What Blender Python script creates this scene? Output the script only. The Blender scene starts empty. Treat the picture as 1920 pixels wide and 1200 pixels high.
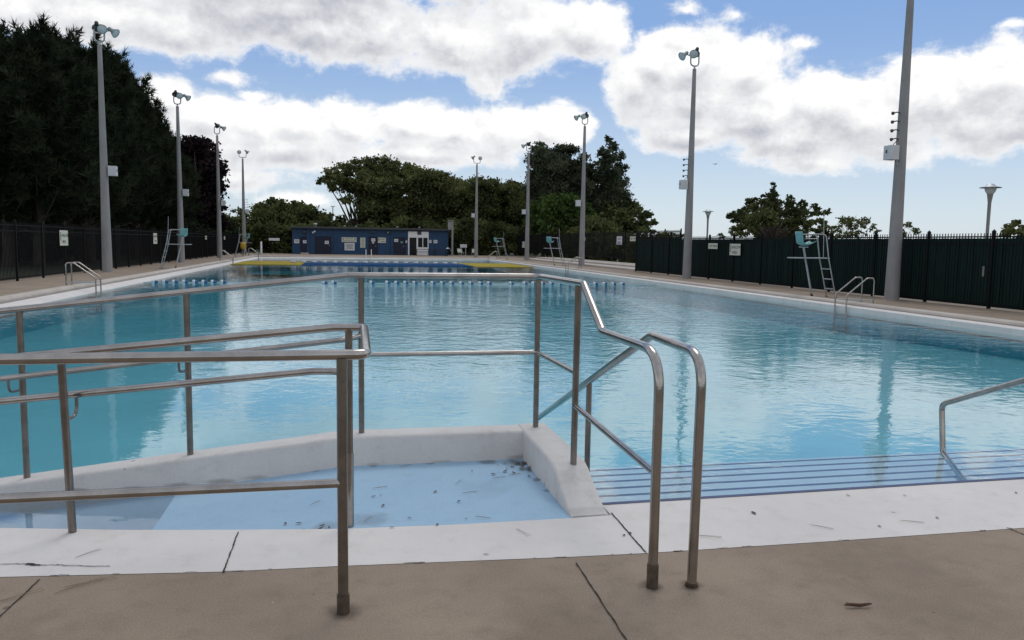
import bpy, bmesh, math, random
import numpy as np
from mathutils import Vector, Matrix

# ------------------------------------------------------------------ camera, sky, sun, exposure
SC = bpy.context.scene
COL = SC.collection
F, ROLL, H, YAW = 1464.0, 0.0155, 1.6, math.radians(-12.2)
PITCH = math.atan((456 - 600) / F)
fw = np.array([-math.sin(YAW) * math.cos(PITCH), math.cos(YAW) * math.cos(PITCH), math.sin(PITCH)])
r0 = np.array([math.cos(YAW), math.sin(YAW), 0.0])
u0 = np.cross(r0, fw)
RT = math.cos(ROLL) * r0 + math.sin(ROLL) * u0
UP = -math.sin(ROLL) * r0 + math.cos(ROLL) * u0
cam = bpy.data.cameras.new('camera')
co = bpy.data.objects.new('camera', cam)
COL.objects.link(co)
cam.sensor_fit = 'HORIZONTAL'
cam.sensor_width = 36
cam.lens = F / 1920 * 36
cam.clip_start = 0.05
cam.clip_end = 5000
co.matrix_world = Matrix(((RT[0], UP[0], -fw[0], 0), (RT[1], UP[1], -fw[1], 0), (RT[2], UP[2], -fw[2], H), (0, 0, 0, 1)))
SC.camera = co
SC.view_settings.view_transform = 'Standard'
SC.view_settings.look = 'None'
SC.view_settings.exposure = 0.0
SC.view_settings.gamma = 1.0

SUN_EL, SUN_AZ = math.radians(56), math.radians(28)   # azimuth from +Y towards +X
sun = bpy.data.lights.new('sun', 'SUN')
sun.energy = 0.8
sun.angle = math.radians(26)
sun.color = (1.0, 0.95, 0.88)
so = bpy.data.objects.new('sun', sun)
COL.objects.link(so)
sd = Vector((math.sin(SUN_AZ) * math.cos(SUN_EL), math.cos(SUN_AZ) * math.cos(SUN_EL), math.sin(SUN_EL)))
so.rotation_euler = sd.to_track_quat('Z', 'Y').to_euler()
so.location = sd * 60


def P(px, py, Y=None, X=None, z=None):
    """world point that the surveyed photograph shows at (px, py), on a given plane"""
    d = fw * F + RT * (px - 960) - UP * (py - 600)
    if Y is not None: t = Y / d[1]
    elif X is not None: t = X / d[0]
    else: t = (z - H) / d[2]
    return Vector((d[0] * t, d[1] * t, H + d[2] * t))


def azel(px, py):
    d = fw * F + RT * (px - 960) - UP * (py - 600)
    return math.atan2(d[0], d[1]), math.atan2(d[2], math.hypot(d[0], d[1]))


def N(nt, typ, **kw):
    n = nt.nodes.new(typ)
    for k, v in kw.items():
        if k.startswith('i_'):
            key = k[2:]
            key = int(key) if key.isdigit() else key.replace('_', ' ')
            if isinstance(v, bpy.types.NodeSocket): nt.links.new(v, n.inputs[key])
            else: n.inputs[key].default_value = v
        else: setattr(n, k, v)
    return n


def mth(nt, op, a, b=None, c=None, clamp=False):
    n = nt.nodes.new('ShaderNodeMath')
    n.operation = op
    n.use_clamp = clamp
    for i, v in enumerate((a, b, c)):
        if v is None: continue
        if isinstance(v, bpy.types.NodeSocket): nt.links.new(v, n.inputs[i])
        else: n.inputs[i].default_value = v
    return n.outputs[0]


def mixc(nt, f, a, b, mode='MIX'):
    n = nt.nodes.new('ShaderNodeMix')
    n.data_type = 'RGBA'
    n.blend_type = mode
    for i, v in ((0, f), (6, a), (7, b)):
        if isinstance(v, bpy.types.NodeSocket): nt.links.new(v, n.inputs[i])
        elif i == 0: n.inputs[i].default_value = v
        else: n.inputs[i].default_value = (*v[:3], 1)
    return n.outputs[2]


def ss(nt, v, lo, hi):
    n = nt.nodes.new('ShaderNodeMapRange')
    n.interpolation_type = 'SMOOTHSTEP'
    nt.links.new(v, n.inputs[0])
    n.inputs[1].default_value = lo
    n.inputs[2].default_value = hi
    return n.outputs[0]


# clouds: centre and half-size as seen in the photograph, stored as sky directions
CLOUDS = [
    (40, 0, 150, 45, 1), (200, 20, 190, 60, 1), (330, 55, 140, 55, 1), (480, 20, 200, 70, 1), (600, 62, 140, 62, 1), (700, 55, 160, 75, 1),
    (850, 70, 150, 66, 1), (980, 60, 140, 78, 1), (1100, 62, 95, 62, 1), (600, -110, 650, 110, 1), (560, 20, 230, 60, 1),
    (905, 150, 50, 46, .62), (425, 150, 44, 20, .45), (456, 183, 34, 14, .45),
    (320, 190, 52, 46, 1), (385, 225, 85, 46, 1), (470, 238, 90, 46, 1), (560, 232, 95, 46, 1), (650, 235, 105, 52, 1), (760, 232, 105, 46, 1),
    (850, 245, 115, 54, 1), (950, 245, 105, 54, 1), (1040, 240, 90, 46, 1), (520, 285, 250, 46, .8), (450, 335, 150, 26, .6), (560, 372, 90, 18, .5),
    (800, 290, 200, 30, .8),
    (1185, 170, 66, 72, 1), (1240, 125, 82, 66, 1), (1310, 110, 90, 72, 1), (1405, 120, 85, 60, 1), (1290, 200, 150, 66, 1),
    (1420, 205, 165, 75, 1), (1550, 195, 150, 72, 1), (1640, 220, 130, 62, 1), (1740, 175, 100, 72, 1), (1850, 150, 105, 70, 1),
    (1940, 170, 100, 82, 1), (1850, 230, 130, 56, 1), (1500, 262, 160, 50, 1), (1300, 258, 120, 32, .9), (1660, 275, 130, 36, .9),
    (1520, 303, 120, 24, .7), (1275, 22, 38, 16, .5), (1372, 22, 34, 14, .4), (1500, 78, 28, 12, .35), (1900, 42, 32, 12, .4)]


def cloud_group():
    g = bpy.data.node_groups.new('cloud_density', 'ShaderNodeTree')
    g.interface.new_socket('P', in_out='INPUT', socket_type='NodeSocketVector')
    g.interface.new_socket('D', in_out='OUTPUT', socket_type='NodeSocketFloat')
    g.interface.new_socket('Broad', in_out='OUTPUT', socket_type='NodeSocketFloat')
    gi = g.nodes.new('NodeGroupInput')
    go = g.nodes.new('NodeGroupOutput')
    p = gi.outputs[0]
    # soft domain warp so that no ellipse stays an ellipse
    wn = N(g, 'ShaderNodeTexNoise', i_Vector=p, i_Scale=9.0, i_Detail=3.0)
    w1 = N(g, 'ShaderNodeVectorMath', operation='SUBTRACT', i_0=wn.outputs['Color'], i_1=(.5, .5, .5))
    w2 = N(g, 'ShaderNodeVectorMath', operation='MULTIPLY_ADD', i_0=w1.outputs[0], i_1=(.045, .03, 0), i_2=p)
    q = w2.outputs[0]
    acc = None
    for (x, y, rx, ry, w) in CLOUDS:
        a, e = azel(x, y)
        s = N(g, 'ShaderNodeVectorMath', operation='SUBTRACT', i_0=q, i_1=(a, e, 0))
        m = N(g, 'ShaderNodeVectorMath', operation='MULTIPLY', i_0=s.outputs[0], i_1=(F / rx / 1.08, F / ry / 1.10, 0))
        l = N(g, 'ShaderNodeVectorMath', operation='LENGTH', i_0=m.outputs[0])
        v = mth(g, 'MULTIPLY_ADD', l.outputs['Value'], -w, w)
        if acc is None: acc = v
        else:
            acc = mth(g, 'SMOOTH_MAX', acc, v, .12)
    # beyond the photograph: scattered cumulus all round the sky
    st = N(g, 'ShaderNodeVectorMath', operation='MULTIPLY', i_0=p, i_1=(2.2, 3.6, 1))
    far = N(g, 'ShaderNodeTexNoise', i_Vector=st.outputs[0], i_Scale=1.0, i_Detail=2.0)
    fv = mth(g, 'MULTIPLY_ADD', far.outputs['Fac'], 3.4, -1.25)
    c = N(g, 'ShaderNodeVectorMath', operation='SUBTRACT', i_0=p, i_1=(math.radians(12.2), .05, 0))
    cm = N(g, 'ShaderNodeVectorMath', operation='MULTIPLY', i_0=c.outputs[0], i_1=(1.35, 2.1, 0))
    cl = N(g, 'ShaderNodeVectorMath', operation='LENGTH', i_0=cm.outputs[0])
    outside = ss(g, cl.outputs['Value'], .85, 1.35)
    fv2 = mth(g, 'MULTIPLY_ADD', outside, 1.2, mth(g, 'SUBTRACT', fv, 1.2))
    acc = mth(g, 'SMOOTH_MAX', acc, fv2, .15)
    st2 = N(g, 'ShaderNodeVectorMath', operation='MULTIPLY', i_0=q, i_1=(1, 1.25, 1))
    fb = N(g, 'ShaderNodeTexNoise', i_Vector=st2.outputs[0], i_Scale=17.0, i_Detail=10.0, i_Roughness=.64)
    d = mth(g, 'MULTIPLY_ADD', fb.outputs['Fac'], 1.5, mth(g, 'SUBTRACT', acc, .83))
    g.links.new(d, go.inputs[0])
    g.links.new(acc, go.inputs[1])
    return g


world = bpy.data.worlds.new('World')
SC.world = world
world.use_nodes = True
wt = world.node_tree
wt.nodes.clear()
wo = wt.nodes.new('ShaderNodeOutputWorld')
bg = wt.nodes.new('ShaderNodeBackground')
bg.inputs['Strength'].default_value = 0.1
wt.links.new(bg.outputs[0], wo.inputs[0])
sky = wt.nodes.new('ShaderNodeTexSky')
sky.sky_type = 'NISHITA'
sky.sun_disc = False
sky.sun_elevation = SUN_EL
sky.sun_rotation = SUN_AZ
sky.air_density = 1.0
sky.dust_density = 0.6
sky.ozone_density = 1.5
tc = wt.nodes.new('ShaderNodeTexCoord')
sx = N(wt, 'ShaderNodeSeparateXYZ', i_0=tc.outputs['Generated'])
azn = mth(wt, 'ARCTAN2', sx.outputs[0], sx.outputs[1])
eln = mth(wt, 'ARCSINE', sx.outputs[2])
pc = N(wt, 'ShaderNodeCombineXYZ', i_0=azn, i_1=eln)
CG = cloud_group()
d0 = wt.nodes.new('ShaderNodeGroup')
d0.node_tree = CG
wt.links.new(pc.outputs[0], d0.inputs[0])
off = N(wt, 'ShaderNodeVectorMath', operation='ADD', i_0=pc.outputs[0], i_1=(.003, .013, 0))
d1 = wt.nodes.new('ShaderNodeGroup')
d1.node_tree = CG
wt.links.new(off.outputs[0], d1.inputs[0])
off2 = N(wt, 'ShaderNodeVectorMath', operation='ADD', i_0=pc.outputs[0], i_1=(.008, .042, 0))
d2 = wt.nodes.new('ShaderNodeGroup')
d2.node_tree = CG
wt.links.new(off2.outputs[0], d2.inputs[0])
alpha = mth(wt, 'POWER', ss(wt, d0.outputs[0], -.10, .30), 1.25)
up_ok = ss(wt, sx.outputs[2], -.005, .03)
alpha = mth(wt, 'MULTIPLY', alpha, up_ok)
# the more cloud lies between a spot and the sun above it, the greyer it is
broad = ss(wt, d2.outputs[1], .05, .95)
slope = mth(wt, 'SUBTRACT', d1.outputs[0], d0.outputs[0])
zen = mth(wt, 'MULTIPLY', ss(wt, eln, .20, .31), mth(wt, 'SUBTRACT', 1.15, ss(wt, azn, -.25, .30)))
fine = N(wt, 'ShaderNodeTexNoise', i_Vector=pc.outputs[0], i_Scale=26.0, i_Detail=8.0, i_Roughness=.62)
fn = mth(wt, 'MULTIPLY_ADD', fine.outputs['Fac'], .9, -.38)
shade = mth(wt, 'MULTIPLY_ADD', broad, .46, mth(wt, 'MULTIPLY_ADD', slope, .85, fn))
shade = mth(wt, 'MULTIPLY_ADD', zen, .55, shade)
shade = mth(wt, 'MULTIPLY', shade, ss(wt, d0.outputs[0], .0, .55))
shade = mth(wt, 'ADD', mth(wt, 'MULTIPLY', mth(wt, 'MAXIMUM', shade, -.12), 1.0), .12, clamp=True)
ccol = mixc(wt, shade, (10.9, 10.85, 10.75), (5.0, 5.2, 5.8))
# clear air: the Nishita sky, paler towards the horizon as the photograph shows
hz = ss(wt, eln, .0, .28)
clear = mixc(wt, hz, (6.3, 7.5, 8.7), (2.2, 3.9, 7.4))
clear = mixc(wt, .75, sky.outputs[0], clear)
wt.links.new(mixc(wt, alpha, clear, ccol), bg.inputs['Color'])
world.cycles.sampling_method = 'MANUAL'
world.cycles.sample_map_resolution = 512

# ------------------------------------------------------------------ helpers
rng = np.random.default_rng(7)
random.seed(7)


def mat(name, color, rough=.6, metal=0.0, var=0.0, scale=4.0, bump=0.0, bscale=40.0, col2=None, spec=.5, stretch=None, detail=6.0):
    m = bpy.data.materials.new(name)
    m.use_nodes = True
    nt = m.node_tree
    b = nt.nodes['Principled BSDF']
    b.inputs['Roughness'].default_value = rough
    b.inputs['Metallic'].default_value = metal
    b.inputs['Specular IOR Level'].default_value = spec
    b.inputs['Base Color'].default_value = (*color, 1)
    tcn = nt.nodes.new('ShaderNodeTexCoord')
    v = tcn.outputs['Object']
    if stretch: v = N(nt, 'ShaderNodeVectorMath', operation='MULTIPLY', i_0=v, i_1=stretch).outputs[0]
    if var or col2:
        n = N(nt, 'ShaderNodeTexNoise', i_Vector=v, i_Scale=scale, i_Detail=detail, i_Roughness=.6)
        f = ss(nt, n.outputs['Fac'], .3, .7)
        c2 = col2 or tuple(c * (1 - var) for c in color)
        nt.links.new(mixc(nt, f, c2, color), b.inputs['Base Color'])
    if bump:
        n2 = N(nt, 'ShaderNodeTexNoise', i_Vector=v, i_Scale=bscale, i_Detail=5.0)
        bn = N(nt, 'ShaderNodeBump', i_Strength=.6, i_Distance=bump, i_Height=n2.outputs['Fac'])
        nt.links.new(bn.outputs[0], b.inputs['Normal'])
    return m


def tag(o, label=None, cat=None, group=None, kind=None):
    for k, v in (('label', label), ('category', cat), ('group', group), ('kind', kind)):
        if v: o[k] = v
    return o


def thing(name, label, cat, loc=(0, 0, 0), rz=0, group=None):
    o = bpy.data.objects.new(name, None)
    o.empty_display_size = .2
    COL.objects.link(o)
    o.location = loc
    o.rotation_euler = (0, 0, rz)
    return tag(o, label, cat, group)


def relabel(o, label):
    o['label'] = label
    return o


class MB:
    def __init__(s):
        s.v, s.f, s.m, s.sm = [], [], [], []

    def add(s, vs, fs, mi=0, smooth=False):
        b = len(s.v)
        s.v += [tuple(x) for x in vs]
        for f in fs:
            s.f.append([b + i for i in f])
            s.m.append(mi)
            s.sm.append(smooth)
        return s

    def box(s, c, size, mi=0, rz=0.0, M=None):
        hx, hy, hz = (q / 2 for q in size)
        pts = [Vector((x * hx, y * hy, z * hz)) for x in (-1, 1) for y in (-1, 1) for z in (-1, 1)]
        R_ = M or Matrix.Rotation(rz, 3, 'Z')
        vs = [R_ @ q + Vector(c) for q in pts]
        return s.add(vs, [(0, 1, 3, 2), (4, 6, 7, 5), (0, 4, 5, 1), (2, 3, 7, 6), (0, 2, 6, 4), (1, 5, 7, 3)], mi)

    def tube(s, path, r, n=12, mi=0, caps=True, smooth=True):
        path = [Vector(p) for p in path]
        rs = r if isinstance(r, (list, tuple)) else [r] * len(path)
        tans = []
        for i in range(len(path)):
            a = path[max(i - 1, 0)]
            b = path[min(i + 1, len(path) - 1)]
            t = (b - a)
            if 0 < i < len(path) - 1:
                t = (path[i] - a).normalized() + (b - path[i]).normalized()
            tans.append(t.normalized())
        t0 = tans[0]
        up = Vector((0, 0, 1)) if abs(t0.z) < .9 else Vector((1, 0, 0))
        u = t0.cross(up).normalized()
        vs = []
        for i, p in enumerate(path):
            t = tans[i]
            u = (u - t * u.dot(t)).normalized()
            w = t.cross(u)
            for k in range(n):
                a = 2 * math.pi * k / n
                vs.append(p + (u * math.cos(a) + w * math.sin(a)) * rs[i])
        fs = []
        for i in range(len(path) - 1):
            for k in range(n):
                k2 = (k + 1) % n
                fs.append((i * n + k, i * n + k2, (i + 1) * n + k2, (i + 1) * n + k))
        s.add(vs, fs, mi, smooth)
        if caps:
            L = len(path) - 1
            s.add(vs[:n], [tuple(range(n))[::-1]], mi)
            s.add(vs[L * n:], [tuple(range(n))], mi)
        return s

    def lathe(s, prof, n=20, mi=0, M=None, smooth=True, caps=False):
        M = M or Matrix.Identity(4)
        vs = []
        for (r, z) in prof:
            for k in range(n):
                a = 2 * math.pi * k / n
                vs.append(M @ Vector((r * math.cos(a), r * math.sin(a), z)))
        fs = []
        for i in range(len(prof) - 1):
            for k in range(n):
                k2 = (k + 1) % n
                fs.append((i * n + k, i * n + k2, (i + 1) * n + k2, (i + 1) * n + k))
        s.add(vs, fs, mi, smooth)
        if caps:
            L = len(prof) - 1
            s.add(vs[:n], [tuple(range(n))[::-1]], mi)
            s.add(vs[L * n:], [tuple(range(n))], mi)
        return s

    def poly(s, pts, mi=0):
        return s.add(pts, [tuple(range(len(pts)))], mi)

    def build(s, name, mats, parent=None, loc=None, bevel=0.0):
        me = bpy.data.meshes.new(name)
        me.from_pydata(s.v, [], s.f)
        mats = mats if isinstance(mats, (list, tuple)) else [mats]
        for m in mats: me.materials.append(m)
        me.polygons.foreach_set('material_index', s.m)
        me.polygons.foreach_set('use_smooth', s.sm)
        me.update()
        o = bpy.data.objects.new(name, me)
        COL.objects.link(o)
        if parent: o.parent = parent
        if loc: o.location = loc
        if bevel:
            bv = o.modifiers.new('bevel', 'BEVEL')
            bv.width = bevel
            bv.segments = 2
            bv.limit_method = 'ANGLE'
        return o


def fillet(pts, rad, n=6):
    """round the inner corners of a polyline"""
    pts = [Vector(p) for p in pts]
    out = [pts[0]]
    for i in range(1, len(pts) - 1):
        r = rad[i - 1] if isinstance(rad, (list, tuple)) else rad
        a, b, c = pts[i - 1], pts[i], pts[i + 1]
        d1, d2 = (a - b).normalized(), (c - b).normalized()
        ang = d1.angle(d2)
        if ang > 3.1 or r <= 0:
            out.append(b)
            continue
        t = min(r / math.tan(ang / 2), (a - b).length * .48, (c - b).length * .48)
        p, q = b + d1 * t, b + d2 * t
        for k in range(n + 1):
            s = k / n
            out.append((1 - s) ** 2 * p + 2 * s * (1 - s) * b + s * s * q)
    out.append(pts[-1])
    return out


def copy_tree(o, parent=None):
    c = o.copy()
    COL.objects.link(c)
    if parent:
        c.parent = parent
    for ch in [x for x in bpy.data.objects if x.parent == o]:
        copy_tree(ch, c)
    return c


def struct(o):
    o['kind'] = 'structure'
    return o


def text_mesh(s, size, depth=.004):
    cu = bpy.data.curves.new('lettering', 'FONT')
    cu.body = s
    cu.size = size
    cu.align_x = 'CENTER'
    cu.align_y = 'CENTER'
    cu.extrude = depth / 2
    ob = bpy.data.objects.new('lettering', cu)
    COL.objects.link(ob)
    dg = bpy.context.evaluated_depsgraph_get()
    me = bpy.data.meshes.new_from_object(ob.evaluated_get(dg))
    COL.objects.unlink(ob)
    bpy.data.objects.remove(ob)
    return me


# ------------------------------------------------------------------ materials
def concrete(name, c, c2, c3, bump=.0015, spots=True, rough=.85, grain=.16):
    """trowelled concrete: broad tone drift, fine grain, small dark specks, water stains"""
    m = bpy.data.materials.new(name)
    m.use_nodes = True
    nt = m.node_tree
    b = nt.nodes['Principled BSDF']
    b.inputs['Roughness'].default_value = rough
    b.inputs['Specular IOR Level'].default_value = .3
    v = nt.nodes.new('ShaderNodeTexCoord').outputs['Object']
    big = N(nt, 'ShaderNodeTexNoise', i_Vector=v, i_Scale=.9, i_Detail=7.0, i_Roughness=.65)
    col = mixc(nt, ss(nt, big.outputs['Fac'], .3, .7), c2, c)
    mid = N(nt, 'ShaderNodeTexNoise', i_Vector=v, i_Scale=6.0, i_Detail=8.0, i_Roughness=.7)
    col = mixc(nt, mth(nt, 'MULTIPLY', ss(nt, mid.outputs['Fac'], .48, .78), .55), col, c3)
    gr = N(nt, 'ShaderNodeTexNoise', i_Vector=v, i_Scale=110.0, i_Detail=4.0, i_Roughness=.7)
    col = mixc(nt, grain, col, mixc(nt, ss(nt, gr.outputs['Fac'], .32, .68), (.30, .30, .30), (.70, .70, .70)), 'OVERLAY')
    if spots:
        vo = N(nt, 'ShaderNodeTexVoronoi', i_Vector=v, i_Scale=7.0)
        rnd = N(nt, 'ShaderNodeSeparateColor', i_0=vo.outputs['Color'])
        sz = mth(nt, 'MULTIPLY', mth(nt, 'POWER', rnd.outputs[0], 6.0), .14)
        sp = mth(nt, 'LESS_THAN', vo.outputs['Distance'], sz)
        col = mixc(nt, mth(nt, 'MULTIPLY', sp, .6), col, tuple(x * .35 for x in c2))
        vo2 = N(nt, 'ShaderNodeTexVoronoi', i_Vector=v, i_Scale=4.3)
        rnd2 = N(nt, 'ShaderNodeSeparateColor', i_0=vo2.outputs['Color'])
        sp2 = mth(nt, 'LESS_THAN', vo2.outputs['Distance'], mth(nt, 'MULTIPLY', mth(nt, 'POWER', rnd2.outputs[1], 8.0), .055))
        col = mixc(nt, mth(nt, 'MULTIPLY', sp2, .7), col, (.6, .58, .54))
    nt.links.new(col, b.inputs['Base Color'])
    hb = mth(nt, 'ADD', mth(nt, 'MULTIPLY', gr.outputs['Fac'], .4), mid.outputs['Fac'])
    bn = N(nt, 'ShaderNodeBump', i_Strength=.7, i_Distance=bump, i_Height=hb)
    nt.links.new(bn.outputs[0], b.inputs['Normal'])
    return m


M = {}
M['deck'] = concrete('tan_concrete', (.305, .242, .182), (.235, .185, .139), (.17, .132, .099), .004, grain=.36)
def stain(m, spots, colr, sc=(1, 1, 1)):
    nt = m.node_tree
    b = nt.nodes['Principled BSDF']
    col = b.inputs['Base Color'].links[0].from_socket
    v = nt.nodes.new('ShaderNodeTexCoord').outputs['Object']
    wn = N(nt, 'ShaderNodeTexNoise', i_Vector=v, i_Scale=9.0, i_Detail=5.0)
    v = N(nt, 'ShaderNodeVectorMath', operation='MULTIPLY', i_0=v, i_1=sc).outputs[0]
    for q in spots:
        (x, y), (r, k) = q[:2], q[-2:]
        d = N(nt, 'ShaderNodeVectorMath', operation='DISTANCE', i_0=v, i_1=(x * sc[0], y * sc[1], q[2] if len(q) == 5 else 0))
        dd = mth(nt, 'MULTIPLY_ADD', wn.outputs['Fac'], r * 1.4, mth(nt, 'SUBTRACT', d.outputs['Value'], r * .7))
        f = mth(nt, 'MULTIPLY', mth(nt, 'SUBTRACT', 1.0, ss(nt, dd, r * .25, r)), k)
        col = mixc(nt, f, col, colr)
    nt.links.new(col, b.inputs['Base Color'])


stain(M['deck'], [(-.01, 3.31, .10, .75), (1.41, 3.31, .085, .8), (1.6, 3.29, .075, .75), (.9, 2.9, .5, .25), (-1.4, 3.1, .6, .25), (2.6, 3.1, .7, .2), (.3, 2.4, .5, .3)], (.085, .062, .045))
M['strip'] = concrete('white_painted_concrete', (.68, .655, .63), (.61, .585, .56), (.49, .46, .42), .002)
M['wall_white'] = concrete('white_rendered_concrete', (.62, .605, .585), (.54, .525, .505), (.40, .38, .35), .003)
M['curb'] = concrete('beige_curb_concrete', (.50, .46, .41), (.42, .38, .335), (.33, .29, .25), .003)
M['ramp'] = concrete('pale_blue_painted_concrete', (.335, .495, .635), (.305, .465, .61), (.26, .38, .49), .002, spots=False)
M['stairs'] = mat('pale_blue_stair_paint', (.60, .75, .83), .7, var=.08, scale=3)
M['poolwall'] = mat('pale_pool_wall', (.34, .62, .70), .7, var=.10, scale=1.2)
M['pool'] = mat('pool_paint', (.25, .65, .76), .7, var=.10, scale=.6)
M['nosing'] = mat('blue_step_nosing', (.05, .08, .19), .6, var=.3, scale=9)
M['gap'] = mat('joint_dirt', (.035, .028, .022), .95)
M['steel'] = mat('brushed_stainless', (.43, .405, .38), .18, 1.0, var=.25, scale=7.0, bump=.0004, bscale=90, detail=4)
M['steel2'] = mat('weathered_stainless', (.27, .245, .222), .28, 1.0, var=.3, scale=9.0, bump=.0004, bscale=90)
M['collar'] = mat('stained_steel_collar', (.17, .14, .115), .45, .8, var=.4, scale=30)
M['rust'] = mat('rusty_collar', (.11, .075, .05), .7, .5, var=.5, scale=30)
M['pole'] = mat('grey_concrete_pole', (.285, .278, .275), .75, var=.22, scale=3.0, bump=.002, bscale=60, stretch=(1, 1, .25))
M['galv'] = mat('galvanised', (.42, .45, .47), .45, .6, var=.15, scale=6)
M['lampgreen'] = mat('grey_green_housing', (.27, .35, .34), .5, .3, var=.2, scale=8)
M['lampdark'] = mat('dark_housing', (.05, .06, .06), .5, .2)
M['glass'] = mat('lamp_glass', (.62, .66, .68), .12, 0, spec=.8)
M['box'] = mat('pale_grey_box', (.55, .56, .58), .55, var=.08, scale=5)
M['black'] = mat('black_painted_iron', (.006, .006, .007), .6, 0, var=.3, scale=12, spec=.12)
M['slat'] = mat('dark_green_slats', (.0045, .020, .016), .7, 0, var=.35, scale=7, stretch=(1, 1, .3), spec=.12)
M['teal'] = mat('teal_plastic', (.15, .36, .37), .5, var=.15, scale=6)
M['white'] = mat('white_paint', (.78, .78, .78), .5, var=.06, scale=5)
M['offwhite'] = mat('cream_sign_face', (.58, .60, .50), .6, var=.08, scale=5)
M['signwhite'] = mat('white_sign_face', (.66, .67, .70), .6, var=.06, scale=5)
M['ink'] = mat('dark_sign_ink', (.03, .035, .04), .7)
M['inkblue'] = mat('blue_sign_ink', (.05, .06, .22), .7)
M['bluewall'] = mat('blue_painted_block', (.018, .060, .138), .75, var=.18, scale=1.3, bump=.004, bscale=12)
M['bluedoor'] = mat('dark_blue_door', (.010, .013, .034), .7, var=.15, scale=3)
M['roof'] = mat('dark_roof_edge', (.055, .06, .062), .7, var=.3, scale=2)
M['darkglass'] = mat('dark_window_glass', (.008, .010, .012), .25, 0, spec=.2)
M['yellow'] = mat('yellow_mat', (.36, .285, .05), .9, spec=.03, var=.12, scale=.8)
M['mattblue'] = mat('blue_mat', (.016, .062, .165), .9, spec=.03, var=.15, scale=.8)
M['floatblue'] = mat('blue_float', (.02, .10, .24), .45)
M['floatwhite'] = mat('white_float', (.52, .57, .60), .45)
M['rope'] = mat('pale_rope', (.45, .55, .55), .8)
M['grass'] = mat('mown_grass', (.024, .036, .012), .9, col2=(.014, .022, .009), scale=2.5, bump=.03, bscale=30)
M['path'] = mat('grey_path', (.20, .19, .175), .9, var=.2, scale=2)
M['bark'] = mat('bark', (.075, .06, .048), .9, var=.5, scale=5, bump=.02, bscale=14, stretch=(1, 1, .3))
M['yellowcloth'] = mat('yellow_cloth', (.55, .36, .03), .8, var=.2, scale=8)
M['wood'] = mat('dark_wood', (.035, .028, .022), .8, var=.3, scale=6)
M['leafdry'] = mat('dry_leaf', (.10, .055, .028), .8, var=.5, scale=40)
M['needle'] = mat('dry_needle', (.22, .15, .09), .8)
M['twig'] = mat('twig_bark', (.085, .038, .024), .85, var=.4, scale=40)


def foliage(name, light, dark, scale=.5, trans=.25):
    m = bpy.data.materials.new(name)
    m.use_nodes = True
    nt = m.node_tree
    nt.nodes.clear()
    out = nt.nodes.new('ShaderNodeOutputMaterial')
    v = nt.nodes.new('ShaderNodeTexCoord').outputs['Object']
    n = N(nt, 'ShaderNodeTexNoise', i_Vector=v, i_Scale=scale, i_Detail=3.0)
    n2 = N(nt, 'ShaderNodeTexNoise', i_Vector=v, i_Scale=scale * 9, i_Detail=2.0)
    f = mth(nt, 'ADD', mth(nt, 'MULTIPLY', n.outputs['Fac'], .65), mth(nt, 'MULTIPLY', n2.outputs['Fac'], .35))
    col = mixc(nt, ss(nt, f, .36, .64), dark, light)
    a = N(nt, 'ShaderNodeBsdfDiffuse', i_Color=col)
    t = N(nt, 'ShaderNodeBsdfTranslucent', i_Color=col)
    mx = N(nt, 'ShaderNodeMixShader', i_0=trans, i_1=a.outputs[0], i_2=t.outputs[0])
    nt.links.new(mx.outputs[0], out.inputs[0])
    return m


M['pine'] = foliage('dark_pine_needles', (.044, .057, .032), (.016, .022, .014), .9, .18)
M['maple'] = foliage('dark_red_leaves', (.036, .024, .026), (.018, .013, .014), .6, .12)
M['locust'] = foliage('mid_green_leaves', (.20, .215, .088), (.062, .078, .033), .35, .33)
M['dense'] = foliage('dark_green_leaves', (.150, .172, .066), (.046, .060, .027), .35, .33)
M['poplar'] = foliage('blue_green_leaves', (.115, .138, .082), (.038, .052, .034), .5, .33)
M['bush'] = foliage('bright_bush_leaves', (.10, .155, .045), (.042, .070, .024), .6, .3)
M['olive'] = foliage('olive_shrub_leaves', (.16, .175, .075), (.08, .10, .04), .8, .3)

# ------------------------------------------------------------------ setting: ground, deck, pool, water
XL, XR, YF = -7.5, 13.4, 74.5          # inner faces of the pool
WZ = -.12                              # water level
OUT = [(-8.5, 4.28), (-6, 4.16), (-3.5, 4.06), (-1.59, 3.96), (-.57, 3.84), (-.02, 3.81), (1.15, 3.72), (1.53, 3.70), (2.61, 3.68), (3.86, 3.67), (8, 3.68), (14.4, 3.7)]
INN = [(-7.5, 4.98), (-6, 4.92), (-3.5, 4.77), (-1.85, 4.65), (-1.16, 4.50), (-.62, 4.41), (-.02, 4.32), (.6, 4.28), (1.31, 4.27), (1.55, 4.28)]
STE = 4.49                             # edge of the stairs

gm = MB()
g0, g1, h0, h1 = -900, 900, -11.9, 26.0
k0, k1 = -9.0, 97.5
gz = -.03
lk = MB()
lk.poly([(70, -150, -.02), (890, -150, -.02), (890, 2400, -.02), (70, 2400, -.02)])
for (xa, xb, ya, yb) in ((g0, h0, -200, 2500), (h1, g1, -200, 2500), (h0, h1, -200, k0), (h0, h1, k1, 2500)):
    gm.poly([(xa, ya, gz), (xb, ya, gz), (xb, yb, gz), (xa, yb, gz)])
struct(gm.build('ground', M['grass']))
struct(lk.build('lake', mat('lake_water', (.10, .17, .20), .22, bump=.03, bscale=1.2)))

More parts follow.
